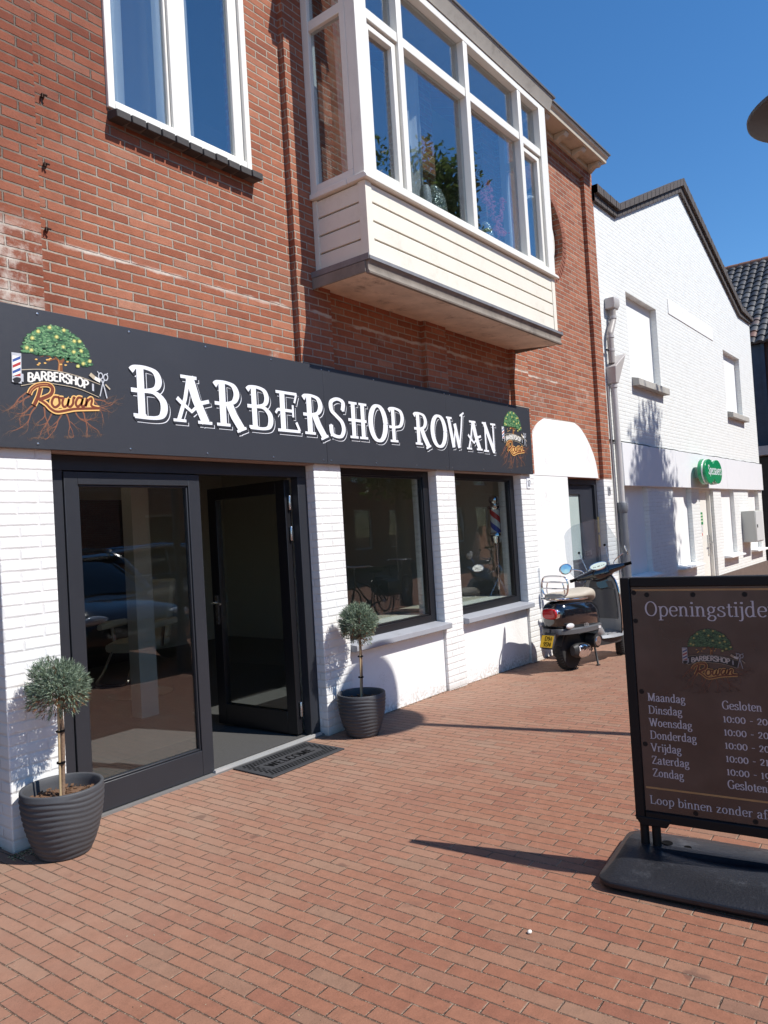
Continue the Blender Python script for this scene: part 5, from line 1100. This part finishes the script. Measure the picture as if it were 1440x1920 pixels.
text(mb, RUBD, 'D94', tuple(pc + pn * .0075 - pu * .03 + pv * .008), tuple(pu), tuple(pv), tuple(pn), .044, .17, .14, False, tall=True, width=.088); text(mb, RUBD, '9SN', tuple(pc + pn * .0075 - pu * .036 - pv * .052), tuple(pu), tuple(pv), tuple(pn), .044, .17, .14, False, tall=True, width=.090); Sc.part('plate_face', mb, pl)
# leg shield
def shz(z): return .875 - .16 * (z - .30) + .10 * max(0, .42 - z)
def shw(z):
    t = [(.27, .16), (.33, .20), (.45, .225), (.60, .235), (.75, .23), (.85, .205), (.92, .165), (.965, .11)]
    for (a, wa), (b_2, wb) in zip(t[:-1], t[1:]):
        if a <= z <= b_2: return wa + (wb - wa) * (z - a) / (b_2 - a)
    return t[0][1] if z < t[0][0] else t[-1][1]
zz = [.27, .30, .34, .40, .48, .56, .64, .72, .80, .86, .91, .945, .965]
def shsurf(off, k, sc=1.0, push=0.0, z0=.27, z1=.965):
    rows = []
    for z in [z0 + (z1 - z0) * i / 14 for i in range(15)]:
        w_ = shw(z) * sc; rows.append([(shz(z) + off - k * (y / .2) ** 2 + push * math.exp(-(y / .07) ** 2), y, z) for y in [w_ * (-1 + 2 * j / 14) for j in range(15)]])
    return rows
mb = MB().mat(SBLK); a = shsurf(.035, .075); b_2 = shsurf(.022, .075)
mb.grid(a); mb.grid([r_[::-1] for r_ in b_2])
edge = [r_[0] for r_ in a] + a[-1][1:-1] + [r_[-1] for r_ in a[::-1]]; edge2 = [r_[0] for r_ in b_2] + b_2[-1][1:-1] + [r_[-1] for r_ in b_2[::-1]]; mb.grid([edge, edge2])
mb.loft(sm([sup(.91, .075, .33, .93), sup(.94, .055, .36, .90), sup(.96, .03, .40, .84)]))
shield = Sc.part('leg_shield', mb, sharp=50)
mb = MB().mat(CHROME); ed = [Vector(q) for q in shsurf(.030, .075)[3:] and [r_[0] for r_ in a[2:]] + a[-1][1:-1] + [r_[-1] for r_ in a[:1:-1]]]; mb.tube(ed, .007, 6); Sc.part('edge_trim', mb, shield)
mb = MB().mat(SGR2); mb.grid(shsurf(.012, .070, .93, -.012, .29, .95)); mb.mat(SGRY); mb.grid(shsurf(-.012, .05, .72, -.02, .46, .80)); mb.grid(shsurf(-.004, .055, .72, -.018, .81, .89)); mb.mat(SDK); mb.lathe([(.024, 0), (.02, -.012), (0, -.013)], (.755, 0, .815), 'x', 14); Sc.part('inner_panel', mb, shield)
mb = MB().mat(SGR2)
fl = [(.50, .13), (.56, .16), (.66, .19), (.80, .195), (.92, .185), (.98, .16)]
mb.loft([[(x, -y, .275), (x, -y * .9, .305), (x, -.06, .315), (x, 0, .335), (x, .06, .315), (x, y * .9, .305), (x, y, .275), (x, 0, .25)] for x, y in fl])
for y in (-.14, -.105, .105, .14): mb.prism([(.60, y - .006, .306), (.92, y - .006, .306), (.94, y - .006, .32), (.60, y - .006, .318)], (0, .012, 0))
mb.loft(sm([sup(.44, .12, .30, .52), sup(.50, .13, .28, .46), sup(.58, .12, .28, .36)])); Sc.part('floorboard', mb)
mb = MB().mat(SDK); mb.loft([[(x, -y, .20), (x, -y, .27), (x, y, .27), (x, y, .20)] for x, y in ((.42, .10), (.6, .14), (.85, .15), (1.02, .10))]); Sc.part('belly_pan', mb)
mb = MB().mat(SBLK); rows = []
for t in [R(a_) for a_ in range(20, 171, 12)]: rows.append([(1.16 + .27 * math.cos(t) * (1 - .10 * abs(y / .09) ** 2), y, WR + .27 * math.sin(t) * (1 - .14 * abs(y / .09) ** 2)) for y in [-.09 + .18 * j / 8 for j in range(9)]])
mb.grid(rows); mb.grid([[(x * .985 + .018, y * .96, z - .006) for x, y, z in r_][::-1] for r_ in rows]); Sc.part('front_mudguard', mb, sharp=60)
mb = MB().mat(SDK); mb.tube([(1.19, -.075, WR), (1.10, -.07, .42), (1.04, -.03, .60)], .022, 8); Sc.part('fork', mb)
# headset, bars, mirrors, screen turned slightly to the left
hy = R(38); HS = Vector((.74, 0, .995)); STEER = Quaternion(Vector((-math.sin(R(27)), 0, math.cos(R(27)))), hy)   # bars turned to the left lock on a raked column
def hp_(x, y, z): return tuple(HS + STEER @ Vector((x, y, z)))
def hb(m, k=1.0):
    m.v = [hp_(q[0] * k, q[1] * k, q[2] * k) for q in m.v]; return m
mb = MB().mat(SBLK); mb.loft(sm([[(x, y, z) for x, y, z in sup(0, a_, -b_2, c_)] for a_, b_2, c_ in ((.01, .01, .01),)] + [[(-.0 + xx, q[1], q[2]) for q in sup(0, a_, -b_2, c_)] for xx, a_, b_2, c_ in ((-.085, .07, .055, .02), (-.06, .105, .075, .045), (.0, .12, .09, .07), (.07, .10, .09, .06), (.11, .06, .06, .03))][0:] if False else [[(xx, q[1], q[2]) for q in sup(0, a_, -b_2, c_)] for xx, a_, b_2, c_ in ((-.085, .07, .055, .02), (-.06, .105, .075, .045), (.0, .12, .09, .07), (.07, .10, .09, .06), (.11, .06, .06, .03))]))
for sg in (-1, 1): mb.loft(sm([[(-.03 + .018 * math.cos(t) * (3 - 2 * u), sg * (.08 + .16 * u), -.005 + (.05 - .028 * u) * math.sin(t)) for t in [2 * math.pi * k / 12 for k in range(12)]] for u in (0, .5, 1)]))
mb.loft([[(x, y, z) for x, y, z in sup(0.0, .07, -.16, -.06)], [(.05, y, z) for x, y, z in sup(0, .06, -.15, -.06)]]); head = Sc.part('headset', hb(mb, 1.17), sharp=60)
mb = MB().mat(CHROME); dn = Vector((-.62, 0, .78)); dv_ = Vector((.78, 0, .62)); dc = Vector((-.045, 0, .052))
def disc(m, off, rx, rz): m.add([dc + dn * off + Vector((0, 1, 0)) * (rx * math.cos(t)) + dv_ * (rz * math.sin(t) * (1 - .12 * math.sin(t))) for t in [2 * math.pi * k / 24 for k in range(24)]], [tuple(range(24))])
mb.prism([dc + dn * .001 + Vector((0, 1, 0)) * (.088 * math.cos(t)) + dv_ * (.056 * math.sin(t)) for t in [2 * math.pi * k / 24 for k in range(24)]], tuple(dn * .012)); mb.mat(simple('dial_face', (.60, .68, .62), .3, var=.1)); disc(mb, .0135, .08, .05)
mb.mat(SDK)
for y, w_ in ((-.03, .004), (.0, .012), (.035, .005), (.05, .004), (-.05, .004)): mb.add([dc + dn * .0142 + Vector((0, y + w_ * i, 0)) + dv_ * (.006 * j - .015) for i, j in ((-1, -1), (1, -1), (1, 1), (-1, 1))], [(0, 1, 2, 3)])
Sc.part('instrument_dial', hb(mb, 1.17), head)
for sg in (-1, 1):
    mb = MB().mat(STEEL); mb.tube([(-.03, sg * .23, -.004), (-.038, sg * .26, -.004)], .017, 10); mb.mat(RUBD); mb.tube([(-.038, sg * .26, -.004), (-.055, sg * .345, -.006)], [.0175, .0175], 12); mb.tube([(-.055, sg * .345, -.006), (-.057, sg * .352, -.006)], .019, 12); Sc.part('grip', hb(mb), head)
    mb = MB().mat(STEEL); mb.tube(cr([(.0, sg * .22, -.01), (.01, sg * .26, -.015), (-.01, sg * .34, -.02)], 4), .006, 7); Sc.part('brake_lever', hb(mb), head)
    mb = MB().mat(CHROME); mx, my, mz = (.0, sg * .325, .125); mb.tube(cr([(-.02, sg * .17, .03), (.0, sg * .19, .07), (0, sg * .26, .105), (mx, my - sg * .02, mz)], 5), .006, 8); mir = Sc.part('mirror', hb(mb), head)
    mb = MB().mat(CHROME); mb.ell((mx + .008, my + sg * .03, mz + .02), (.014, .075, .062) if sg > 0 else (.05, .012, .058), 18, 10); mb.mat(simple('mirror_face', (.75, .80, .78), .02, 1.0, var=.01)); mb.lathe([(.054, -.0085), (0, -.010)], (mx, my + sg * .03, mz + .02), 'x', 20) if sg > 0 else None; Sc.part('mirror_head', hb(mb), mir)
g = G('windscreen_perspex'); fr_ = g.n('Fresnel', {'IOR': 1.45}).outputs[0]; a_ = g.n('BsdfTransparent', {'Color': (.88, .91, .93, 1)}); c_ = g.n('BsdfGlossy', {'Color': (1, 1, 1, 1), 'Roughness': .05}); d_ = g.n('BsdfDiffuse', {'Color': (.7, .74, .78, 1)}); m1 = g.n('MixShader', {0: .085, 1: a_.outputs[0], 2: d_.outputs[0]}); m2 = g.n('MixShader', {0: fr_, 1: m1.outputs[0], 2: c_.outputs[0]}); g.t.links.new(m2.outputs[0], g.out.inputs[0]); PERSP = g.mat
def scr(off):
    rows = []
    for i in range(21):
        t = i / 20; z = -.07 + .665 * t; w_ = .335 * (1 - .36 * t ** 2.0) if t < .85 else .345 * (1 - .36 * t ** 2) * math.sqrt(max(0.02, 1 - ((t - .85) / .152) ** 2 * .75)); w_ *= (.72 + .28 * min(1, t / .25))
        rows.append([(.19 - .18 * t - 1.0 * y * y + off, y, z) for y in [w_ * (-1 + 2 * j / 16) for j in range(17)]])
    return rows
mb = MB().mat(PERSP); a = scr(0); b_2 = scr(-.004); mb.grid(a); mb.grid([r_[::-1] for r_ in b_2]); e1 = [r_[0] for r_ in a] + a[-1][1:-1] + [r_[-1] for r_ in a[::-1]]; e2 = [r_[0] for r_ in b_2] + b_2[-1][1:-1] + [r_[-1] for r_ in b_2[::-1]]; mb.grid([e1, e2]); ws_ = Sc.part('windscreen', hb(mb), sharp=60)
for sg in (-1, 1):
    mb = MB().mat(STEEL); mb.tube([(-.005, sg * .13, .05), (.01, sg * .15, .25), (.015, sg * .15, .27)], .0045, 7); mb.mat(RUBD); mb.lathe([(.014, -.012), (.014, .012)], (.018, sg * .15, .275), 'x', 12); Sc.part('support_rod', hb(mb), ws_)
# engine, exhaust, stand
mb = MB().mat(ENG); mb.loft(sm([sup(-.10, .04, .14, .26, 16, 3, .10), sup(.05, .06, .13, .30, 16, 3, .09), sup(.30, .07, .16, .34, 16, 3, .04), sup(.46, .10, .20, .34, 16, 3, 0)])); mb.mat(STEEL); mb.lathe([(.055, -.165), (.05, -.175), (.02, -.176), (0, -.172)], (.33, 0, .275), 'y', 20); mb.mat(ENG); mb.lathe([(.075, -.05), (.075, -.16), (.055, -.166)], (.33, 0, .275), 'y', 20); mb.tube([(0, -.06, WR), (0, -.10, WR)], .05, 14); Sc.part('engine', mb)
mb = MB().mat(ENG); mb.loft(sm([sup(-.12, .03, .17, .27, 16, 2.4, -.115), sup(-.05, .052, .14, .29, 16, 2.4, -.12), sup(.10, .052, .14, .28, 16, 2.4, -.12), sup(.22, .03, .17, .25, 16, 2.4, -.11)])); mb.tube(cr([(.2, -.11, .21), (.32, -.08, .18), (.42, -.03, .18)], 4), .016, 8); ex = Sc.part('exhaust', mb)
mb = MB().mat(CHROME); mb.loft(sm([sup(-.07, .02, .17, .27, 16, 2.4, -.165), sup(-.03, .034, .145, .285, 16, 2.4, -.165), sup(.09, .036, .145, .275, 16, 2.4, -.165), sup(.20, .015, .17, .235, 16, 2.4, -.15)])); mb.mat(RUBD)
for k in range(4): mb.obox((-.005 + .045 * k, -.2005, .232 - .008 * k), (.017, 0, .005), (0, .002, 0), (0, 0, .006))
Sc.part('heat_shield', mb, ex, sharp=60)
mb = MB().mat(ENG)
for sg in (-1, 1): mb.tube(cr([(.42, sg * .07, .20), (.40, sg * .10, .10), (.36, sg * .14, .012)], 4), .012, 8); mb.obox((.35, sg * .145, .008), (.025, 0, 0), (0, .012, 0), (0, 0, .007))
mb.tube([(.42, -.07, .2), (.42, .07, .2)], .012, 8); Sc.part('stand', mb)

# ------------------------------------------------------------------ street tree (casts the leafy shadow, mirrored in the panes)
LEAFM = leaf_mat('street_tree_leaves', [(.045, .085, .018), (.075, .125, .03), (.11, .165, .04), (.16, .20, .05)], .5, .55); BARK = simple('street_tree_bark', (.12, .095, .075), .95, var=.4, scale=15, bump=1.0, bscale=30)
def street_tree(lab, x, y, h0, h1, rx, seed, nleaf):
    T_ = Thing('street_tree', lab, 'tree', (x, y, gz(x)), world=True); rd = random.Random(seed)
    mb = MB().mat(BARK); top = (h0 + h1) / 2 + .6; mb.tube(cr([(x, y, -.4), (x + .03, y, h0 * .6), (x - .04, y + .05, h0 + .5), (x, y, top), (x + .05, y, h1 - .8)], 6), [.17 - .15 * i / 24 for i in range(25)], 12); tips = []
    for k in range(46):
        z = h0 + (h1 - h0) * (.02 + .90 * (k + .5) / 46); a = k * 2.4 + rd.uniform(-.4, .4); f = math.sin(math.pi * min(.97, (z - h0 + .55) / (h1 - h0 + .6))) ** .7; L_ = rx * f * rd.uniform(.75, 1.05) * (1.12 - .62 * (z - h0) / (h1 - h0)); d = Vector((math.cos(a), math.sin(a), rd.uniform(.15, .65)))
        p0 = Vector((x, y, z - .3)); p1 = p0 + d * L_ * .5; p2 = p1 + Vector((d.x, d.y, d.z * .5 + rd.uniform(-.3, .3))) * L_ * .5; mb.tube(cr([p0, p1, p2], 4), [.035 - .028 * i / 8 for i in range(9)], 6)
        for _ in range(9):
            t = rd.uniform(.3, 1.0); q = p0.lerp(p2, t) if t < .5 else p1.lerp(p2, (t - .5) * 2); e = q + Vector((rd.gauss(0, .32), rd.gauss(0, .32), rd.gauss(.05, .3))); mb.tube([q, e], [.008, .003], 4, cap=False); tips.append(e)
    T_.part('trunk', mb)
    mb = MB().mat(LEAFM)
    for k in range(nleaf):
        c = rd.choice(tips) + Vector((rd.gauss(0, .2), rd.gauss(0, .2), rd.gauss(-.04, .2))); n_ = Vector((rd.gauss(0, 1), rd.gauss(0, 1), rd.gauss(.6, 1))).normalized(); u = n_.orthogonal().normalized(); u = (Quaternion(n_, rd.uniform(0, 6.28)) @ u); v = n_.cross(u); s_ = rd.uniform(.055, .095)
        mb.add([c - u * s_, c - v * s_ * .45 + u * s_ * .1, c + u * s_, c + v * s_ * .45 + u * s_ * .1], [(0, 1, 2, 3)])
    T_.part('crown', mb)
street_tree('tall leafy street tree whose shadow falls on the white building', 13.75, -2.0, 2.7, 10.0, 1.75, 11, 34000)

# ------------------------------------------------------------------ cars and bicycles parked opposite (mirrored in the glass)
CARG = simple('car_glass', (.01, .012, .014), .04, var=.02, spec=.8); HEADL = simple('headlamp_glass', (.7, .72, .75), .08, .3, var=.05)
def car(lab, x, y, rz, col, grp=None):
    T_ = Thing('parked_car', lab, 'car', (x, y, 0), (0, 0, rz), grp, world=False)
    PA = simple('car_paint_' + col[0], col[1], .12, .2, var=.04, spec=.6, Coat_Weight=1.0, Coat_Roughness=.03)
    def sec(xx, hw, z0, z1, e=3.2): return sup(xx, hw, z0, z1, 24, e)
    mb = MB().mat(PA); mb.loft(sm([sec(-2.15, .55, .35, .72), sec(-2.08, .78, .27, .88), sec(-1.6, .88, .22, .98), sec(-.6, .90, .20, 1.0), sec(.5, .90, .20, .98), sec(1.2, .89, .22, .93), sec(1.85, .82, .25, .82), sec(2.12, .66, .30, .70), sec(2.18, .5, .36, .62)])); T_.part('body', mb, sharp=50)
    mb = MB().mat(CARG); mb.loft(sm([sec(-1.95, .55, .9, .96), sec(-1.55, .70, .88, 1.40), sec(-.7, .72, .88, 1.49), sec(.1, .71, .88, 1.47), sec(.65, .68, .88, 1.25), sec(1.15, .62, .88, .95)])); gh = T_.part('windows', mb, sharp=50)
    mb = MB().mat(PA); mb.loft(sm([sec(-1.6, .64, 1.37, 1.43, 4), sec(-.7, .66, 1.46, 1.52, 4), sec(.05, .64, 1.45, 1.50, 4), sec(.3, .60, 1.41, 1.45, 4)]))
    for sg in (-1, 1):
        mb.tube(cr([(1.12, sg * .66, .95), (.65, sg * .66, 1.25), (.15, sg * .66, 1.46), (-.7, sg * .68, 1.50), (-1.5, sg * .66, 1.42), (-1.95, sg * .62, .98)], 5), .035, 8); mb.tube([(-.35, sg * .74, .95), (-.40, sg * .70, 1.46)], .03, 8)
    T_.part('roof', mb, gh)
    mb = MB().mat(CHROME)
    for sg in (-1, 1): mb.tube(cr([(.2, sg * .60, 1.52), (-.6, sg * .62, 1.56), (-1.4, sg * .60, 1.48)], 5), .02, 8); mb.tube(cr([(1.1, sg * .79, .985), (.2, sg * .86, 1.015), (-1.3, sg * .86, 1.02)], 5), .010, 6)
    T_.part('chrome_trim', mb)
    for sg in (-1, 1):
        mb = MB().mat(HEADL); mb.ell((2.03, sg * .55, .68), (.10, .17, .07)); T_.part('headlight', mb); mb = MB().mat(REDL); mb.ell((-2.09, sg * .6, .80), (.07, .15, .08)); T_.part('tail_light', mb); mb = MB().mat(PA); mb.ell((.72, sg * .98, 1.02), (.07, .10, .065)); T_.part('door_mirror', mb)
    for cx in (-1.35, 1.35):
        for sg in (-1, 1):
            mb = MB().mat(TYRE); mb.lathe([(.2, -.1), (.31, -.1), (.33, -.06), (.33, .06), (.31, .1), (.2, .1)], (cx, sg * .80, .33), 'y', 28); wt = T_.part('wheel', mb); mb = MB().mat(RIMM); mb.lathe([(.21, .09 * sg), (.19, .075 * sg), (.05, .085 * sg), (0, .09 * sg)], (cx, sg * .80, .33), 'y', 20); T_.part('rim', mb, wt)
    mb = MB().mat(SDK); mb.box(2.02, 2.17, -.45, .45, .36, .52); T_.part('grille', mb); return T_
car('dark grey parked car reflected in the left part of the shop door glass', 5.6, -2.0, R(95), ('dark_grey', (.045, .043, .042)))
car('silver grey parked car with pale roof rail reflected in the shop door glass', 8.9, -4.2, R(6), ('grey', (.16, .17, .18)))
def bicycle(lab, x, y, rz):
    T_ = Thing('bicycle', lab, 'bicycle', (x, y, gz(x)), (0, R(0), rz), 'bicycles mirrored in the shop windows', world=False); FB = simple('bicycle_frame', (.012, .012, .014), .3, var=.1)
    for cx in (0, 1.08):
        mb = MB().mat(TYRE); mb.tube([(cx + .335 * math.cos(t), 0, .35 + .335 * math.sin(t)) for t in [2 * math.pi * k / 36 for k in range(36)]], .017, 8, True); wq = T_.part('wheel', mb)
        mb = MB().mat(STEEL)
        for k in range(18): a = 2 * math.pi * k / 18; mb.tube([(cx, 0, .35), (cx + .32 * math.cos(a), 0, .35 + .32 * math.sin(a))], .0018, 4)
        mb.tube([(cx, -.04, .35), (cx, .04, .35)], .02, 8); T_.part('spokes', mb, wq)
    mb = MB().mat(FB); B_ = lambda *p: mb.tube(p, .015, 8)
    B_((.44, 0, .30), (.30, 0, .88)); B_((.44, 0, .30), (.94, 0, .76)); B_((.36, 0, .62), (.93, 0, .82)); B_((0, .05, .35), (.44, .03, .30)); B_((0, .05, .35), (.33, .03, .76)); B_((0, -.05, .35), (.33, -.03, .76)); B_((.91, 0, .95), (.97, 0, .70), (1.08, 0, .35)); T_.part('frame', mb)
    mb = MB().mat(STEEL); mb.tube(cr([(.75, -.28, 1.04), (.86, -.24, 1.06), (.91, -.08, 1.05), (.91, .08, 1.05), (.86, .24, 1.06), (.75, .28, 1.04)], 4), .012, 8); mb.tube([(.91, 0, .92), (.91, 0, 1.05)], .012, 8); T_.part('handlebar', mb)
    mb = MB().mat(RUBD); mb.loft(sm([sup(.16, .09, .90, .95, 12), sup(.25, .10, .90, .97, 12), sup(.36, .05, .91, .96, 12), sup(.44, .02, .92, .95, 12)])); T_.part('saddle', mb)
    mb = MB().mat(STEEL); mb.tube([(.44, -.08, .30), (.44, .08, .30)], .015, 8); mb.lathe([(.10, .045), (.10, .05), (0, .05)], (.44, 0, .30), 'y', 18); mb.box(.36, .46, .09, .14, .19, .21); T_.part('crank', mb)
    mb = MB().mat(FB); mb.box(-.34, .16, -.08, .08, .735, .75); mb.tube([(-.2, .06, .74), (0, .06, .35)], .006, 6); mb.tube([(-.2, -.06, .74), (0, -.06, .35)], .006, 6); mb.loft(sm([sup(-.33, .17, .42, .74, 12, 4), sup(-.1, .19, .42, .75, 12, 4), sup(.1, .17, .46, .74, 12, 4)])); T_.part('carrier', mb)
bicycle('black bicycle with panniers mirrored in the left shop window', 11.15, -.55, R(176)); bicycle('black bicycle mirrored at the bottom left of the right shop window', 12.5, -1.6, R(-12))

# ------------------------------------------------------------------ inside the shop
Ch = Thing('barber_chair', 'cream barber chair on round chrome base inside the shop', 'chair', (4.58, 6.95, .006), (0, 0, R(205)), world=False)
mb = MB().mat(CHROME); mb.lathe([(.33, 0), (.33, .012), (.25, .035), (.06, .06), (.05, .07), (.05, .42), (.09, .46), (0, .46)], (0, 0, 0), seg=32); Ch.part('base', mb)
CHV = simple('cream_vinyl', (.62, .54, .40), .45, var=.06)
mb = MB().mat(CHV); mb.loft(sm([sup(-.26, .22, .47, .57, 16, 4), sup(0, .26, .46, .59, 16, 4), sup(.26, .22, .47, .57, 16, 4)])); Ch.part('seat', mb, sharp=60)
mb = MB().mat(CHV); mb.loft([[(-.24 - .18 * u + d, y, .55 + .62 * u) for d, y in ((-.05, -.23), (-.05, .23), (.05, .23), (.05, -.23))] for u in (0, .33, .66, 1)]); Ch.part('backrest', mb, bevel=.03)
for sg in (-1, 1): mb = MB().mat(CHV); mb.loft(sm([sup(-.24, .035, .70, .77, 12, 3, sg * .30), sup(.05, .045, .70, .78, 12, 3, sg * .30), sup(.22, .03, .70, .76, 12, 3, sg * .30)])); mb.mat(CHROME); mb.tube([(0, sg * .27, .5), (0, sg * .30, .70)], .02, 8); Ch.part('armrest', mb)
mb = MB().mat(CHROME); mb.tube(cr([(.25, -.15, .48), (.42, -.15, .3), (.52, -.15, .2), (.52, .15, .2), (.42, .15, .3), (.25, .15, .48)], 4), .014, 8); mb.box(.45, .62, -.16, .16, .185, .20); Ch.part('footrest', mb)
# barber pole lamp in the right window
Bp = Thing('barber_pole', 'red white and blue striped barber pole with chrome caps inside the right window', 'barber pole', (7.69, 4.36, .7))
px, py = 7.69, 4.36
g = G('barber_stripes'); x_, y_, z_ = g.xyz(g.pos()); an = g.m('ARCTAN2', g.m('SUBTRACT', y_, py), g.m('SUBTRACT', x_, px)); t_ = g.m('FRACT', g.m('ADD', g.m('DIVIDE', z_, .30), g.m('DIVIDE', an, 6.28318)))
g.bsdf(g.ramp(t_, [(0, (.55, .03, .03)), (.24, (.75, .75, .73)), (.5, (.03, .08, .42)), (.74, (.75, .75, .73))], 'CONSTANT'), .25); STR = g.mat
mb = MB().mat(STR); mb.lathe([(.058, 1.46), (.058, 1.74)], (px, py, 0), seg=28); Bp.part('cylinder', mb)
mb = MB().mat(CHROME); mb.lathe([(.0, 1.735), (.075, 1.735), (.085, 1.75), (.085, 1.775), (.065, 1.79), (.05, 1.80), (.065, 1.82), (.068, 1.85), (.055, 1.885), (.03, 1.90), (0, 1.905)], (px, py, 0), seg=28); Bp.part('top_cap', mb)
mb = MB().mat(CHROME); mb.lathe([(0, 1.465), (.075, 1.465), (.085, 1.45), (.085, 1.425), (.07, 1.41), (.06, 1.37), (.05, 1.345), (.025, 1.335), (.02, .85), (.02, .80), (.0, .80)], (px, py, 0), seg=28); Bp.part('bottom_cap', mb)
mb = MB().mat(STEEL)
for k in range(3): a = R(30 + 120 * k); mb.tube([(px, py, .95), (px + .16 * math.cos(a), py + .10 * math.sin(a), .74)], .010, 8)
Bp.part('tripod', mb)
mb = MB().mat(RUBD); mb.tube(cr([(px + .07, py, 1.43), (px + .11, py + .02, 1.3), (px + .08, py + .03, 1.1), (px + .05, py + .04, .9), (px + .06, py + .05, .74)], 5), .005, 6); Bp.part('cable', mb)
# window bench that the pole stands on
mb = MB().mat(simple('window_bench', (.40, .37, .30), .6)); mb.box(4.6, 7.98, 4.42, 4.75, .0065, .738); tag(mb.build('window_bench', bevel=.006), 'pale low bench along the inside of the shop windows', 'bench')
# lit ceiling strips
g = G('lit_tube'); e_ = g.n('Emission', {'Color': (1, .93, .72, 1), 'Strength': 2.6}); g.t.links.new(e_.outputs[0], g.out.inputs[0]); LITT = g.mat
for (x, y, a_), lab in (((3.45, 6.0, 0), 'lit ceiling strip seen at the top left of the door glass'), ((4.85, 6.9, 0), 'lit ceiling strip seen just right of the beige pillar'), ((5.75, 8.0, 0), 'lit ceiling strip farthest inside the shop')):
    T_ = Thing('ceiling_light', lab, 'ceiling light', (x, y, 2.69), group='lit ceiling strips in the shop')
    mb = MB().mat(WPAINT); mb.box(x - .30, x + .30, y - .06, y + .06, 2.685, 2.719); T_.part('housing', mb, bevel=.005); mb = MB().mat(LITT); mb.box(x - .28, x + .28, y - .045, y + .045, 2.672, 2.684); T_.part('tube', mb)
# ------------------------------------------------------------------ upstairs: curtains, vases, blossom
def curtain(lab, x0, x1, y, z0, z1, ax='x', amp=.03, fold=.13, m=DRAPE):
    mb = MB().mat(m); n_ = max(8, int((x1 - x0) / fold * 8)); rows = []
    for zz_ in [z0 + (z1 - z0) * i / 8 for i in range(9)]:
        row = []
        for k in range(n_ + 1):
            u = x0 + (x1 - x0) * k / n_; o_ = amp * math.sin(2 * math.pi * (u - x0) / fold + .4 * math.sin(zz_ * 1.3)) * (1 - .25 * (zz_ - z0) / (z1 - z0)); row.append((u, y + o_, zz_) if ax == 'x' else (y + o_, u, zz_))
        rows.append(row)
    b0 = rows; mb.grid(b0); d_ = (0, .004, 0) if ax == 'x' else (.004, 0, 0); mb.grid([[(q[0] + d_[0], q[1] + d_[1], q[2]) for q in r_][::-1] for r_ in b0]); return tag(mb.build('curtain'), lab, 'curtain', 'curtains behind the upstairs windows')
curtain('off white curtain at the left side pane of the bay window', 3.60, 3.84, 4.62, 4.29, 6.1, 'y', .025, .1)
curtain('sheer curtain behind the wide left pane of the bay window', 5.55, 6.00, 3.95, 4.29, 6.1)
curtain('off white curtain behind the left pane of the flat upstairs window', 2.30, 3.02, 4.42, 4.25, 6.15)
curtain('off white curtain behind the right pane of the flat upstairs window', 3.22, 3.62, 4.42, 4.25, 6.15)
MOS = None
g = G('mosaic_glass'); v_ = g.n('TexVoronoi', {'Vector': g.pos(), 'Scale': 55.0}); g.bsdf(g.ramp(g.white(v_.outputs['Color']), [(0, (.10, .13, .10)), (.5, (.30, .33, .26)), (1, (.62, .62, .52))]), .15, .3, g.bump(v_.outputs['Distance'], .8, .01), .7); MOS = g.mat
for x, y, r_, h_, lab in ((5.70, 3.65, .115, .40, 'large glittering mosaic glass egg standing in the bay window'), (6.61, 3.65, .09, .33, 'smaller mosaic glass egg beside the pink blossom branch')):
    mb = MB().mat(MOS); mb.lathe([(r_ * .55, 0), (r_ * .8, h_ * .12), (r_ * .98, h_ * .3), (r_, h_ * .42), (r_ * .9, h_ * .62), (r_ * .62, h_ * .84), (r_ * .3, h_ * .96), (0, h_)], (x, y, 4.286), seg=28); tag(mb.build('glass_egg'), lab, 'ornament', 'mosaic eggs in the bay window')
mb = MB().mat(simple('pale_ceramic', (.6, .58, .55), .4)); mb.lathe([(.05, 0), (.06, .02), (.05, .30), (.035, .34), (0, .34)], (5.56, 3.65, 4.286), seg=20); tag(mb.build('vase'), 'slim pale vase left of the large mosaic egg', 'vase')
Bl = Thing('blossom_branch', 'pink blossom branch in a dark vase in the bay window', 'flowers', (6.82, 3.64, 4.286)); rd = random.Random(7)
mb = MB().mat(simple('dark_vase', (.03, .025, .025), .3)); mb.lathe([(.04, 0), (.055, .03), (.05, .12), (.025, .17), (.03, .18), (0, .18)], (6.82, 3.64, 4.286), seg=18); Bl.part('vase', mb)
mb = MB().mat(BARK); tw = [cr([(6.820, 3.64, 4.450), (6.810, 3.64, 4.650), (6.750, 3.64, 4.850), (6.720, 3.64, 5.050)], 6), cr([(6.820, 3.64, 4.450), (6.870, 3.64, 4.620), (6.960, 3.64, 4.800), (6.970, 3.64, 4.950)], 6), cr([(6.800, 3.64, 4.700), (6.700, 3.64, 4.820), (6.580, 3.64, 4.880)], 6), cr([(6.840, 3.64, 4.520), (6.920, 3.64, 4.580), (6.990, 3.64, 4.600)], 6)]
for t_ in tw: mb.tube(t_, .004, 6)
Bl.part('twig', mb)
mb = MB().mat(simple('blossom_pink', (.85, .22, .27), .7, var=.3, scale=60))
for t_ in tw:
    for q in t_[4:]:
        for _ in range(7): c = Vector(q) + Vector((rd.gauss(0, .016), rd.gauss(0, .016), rd.gauss(0, .016))); mb.ell(tuple(c), (.011, .011, .009), 7, 5)
Bl.part('blossom', mb)
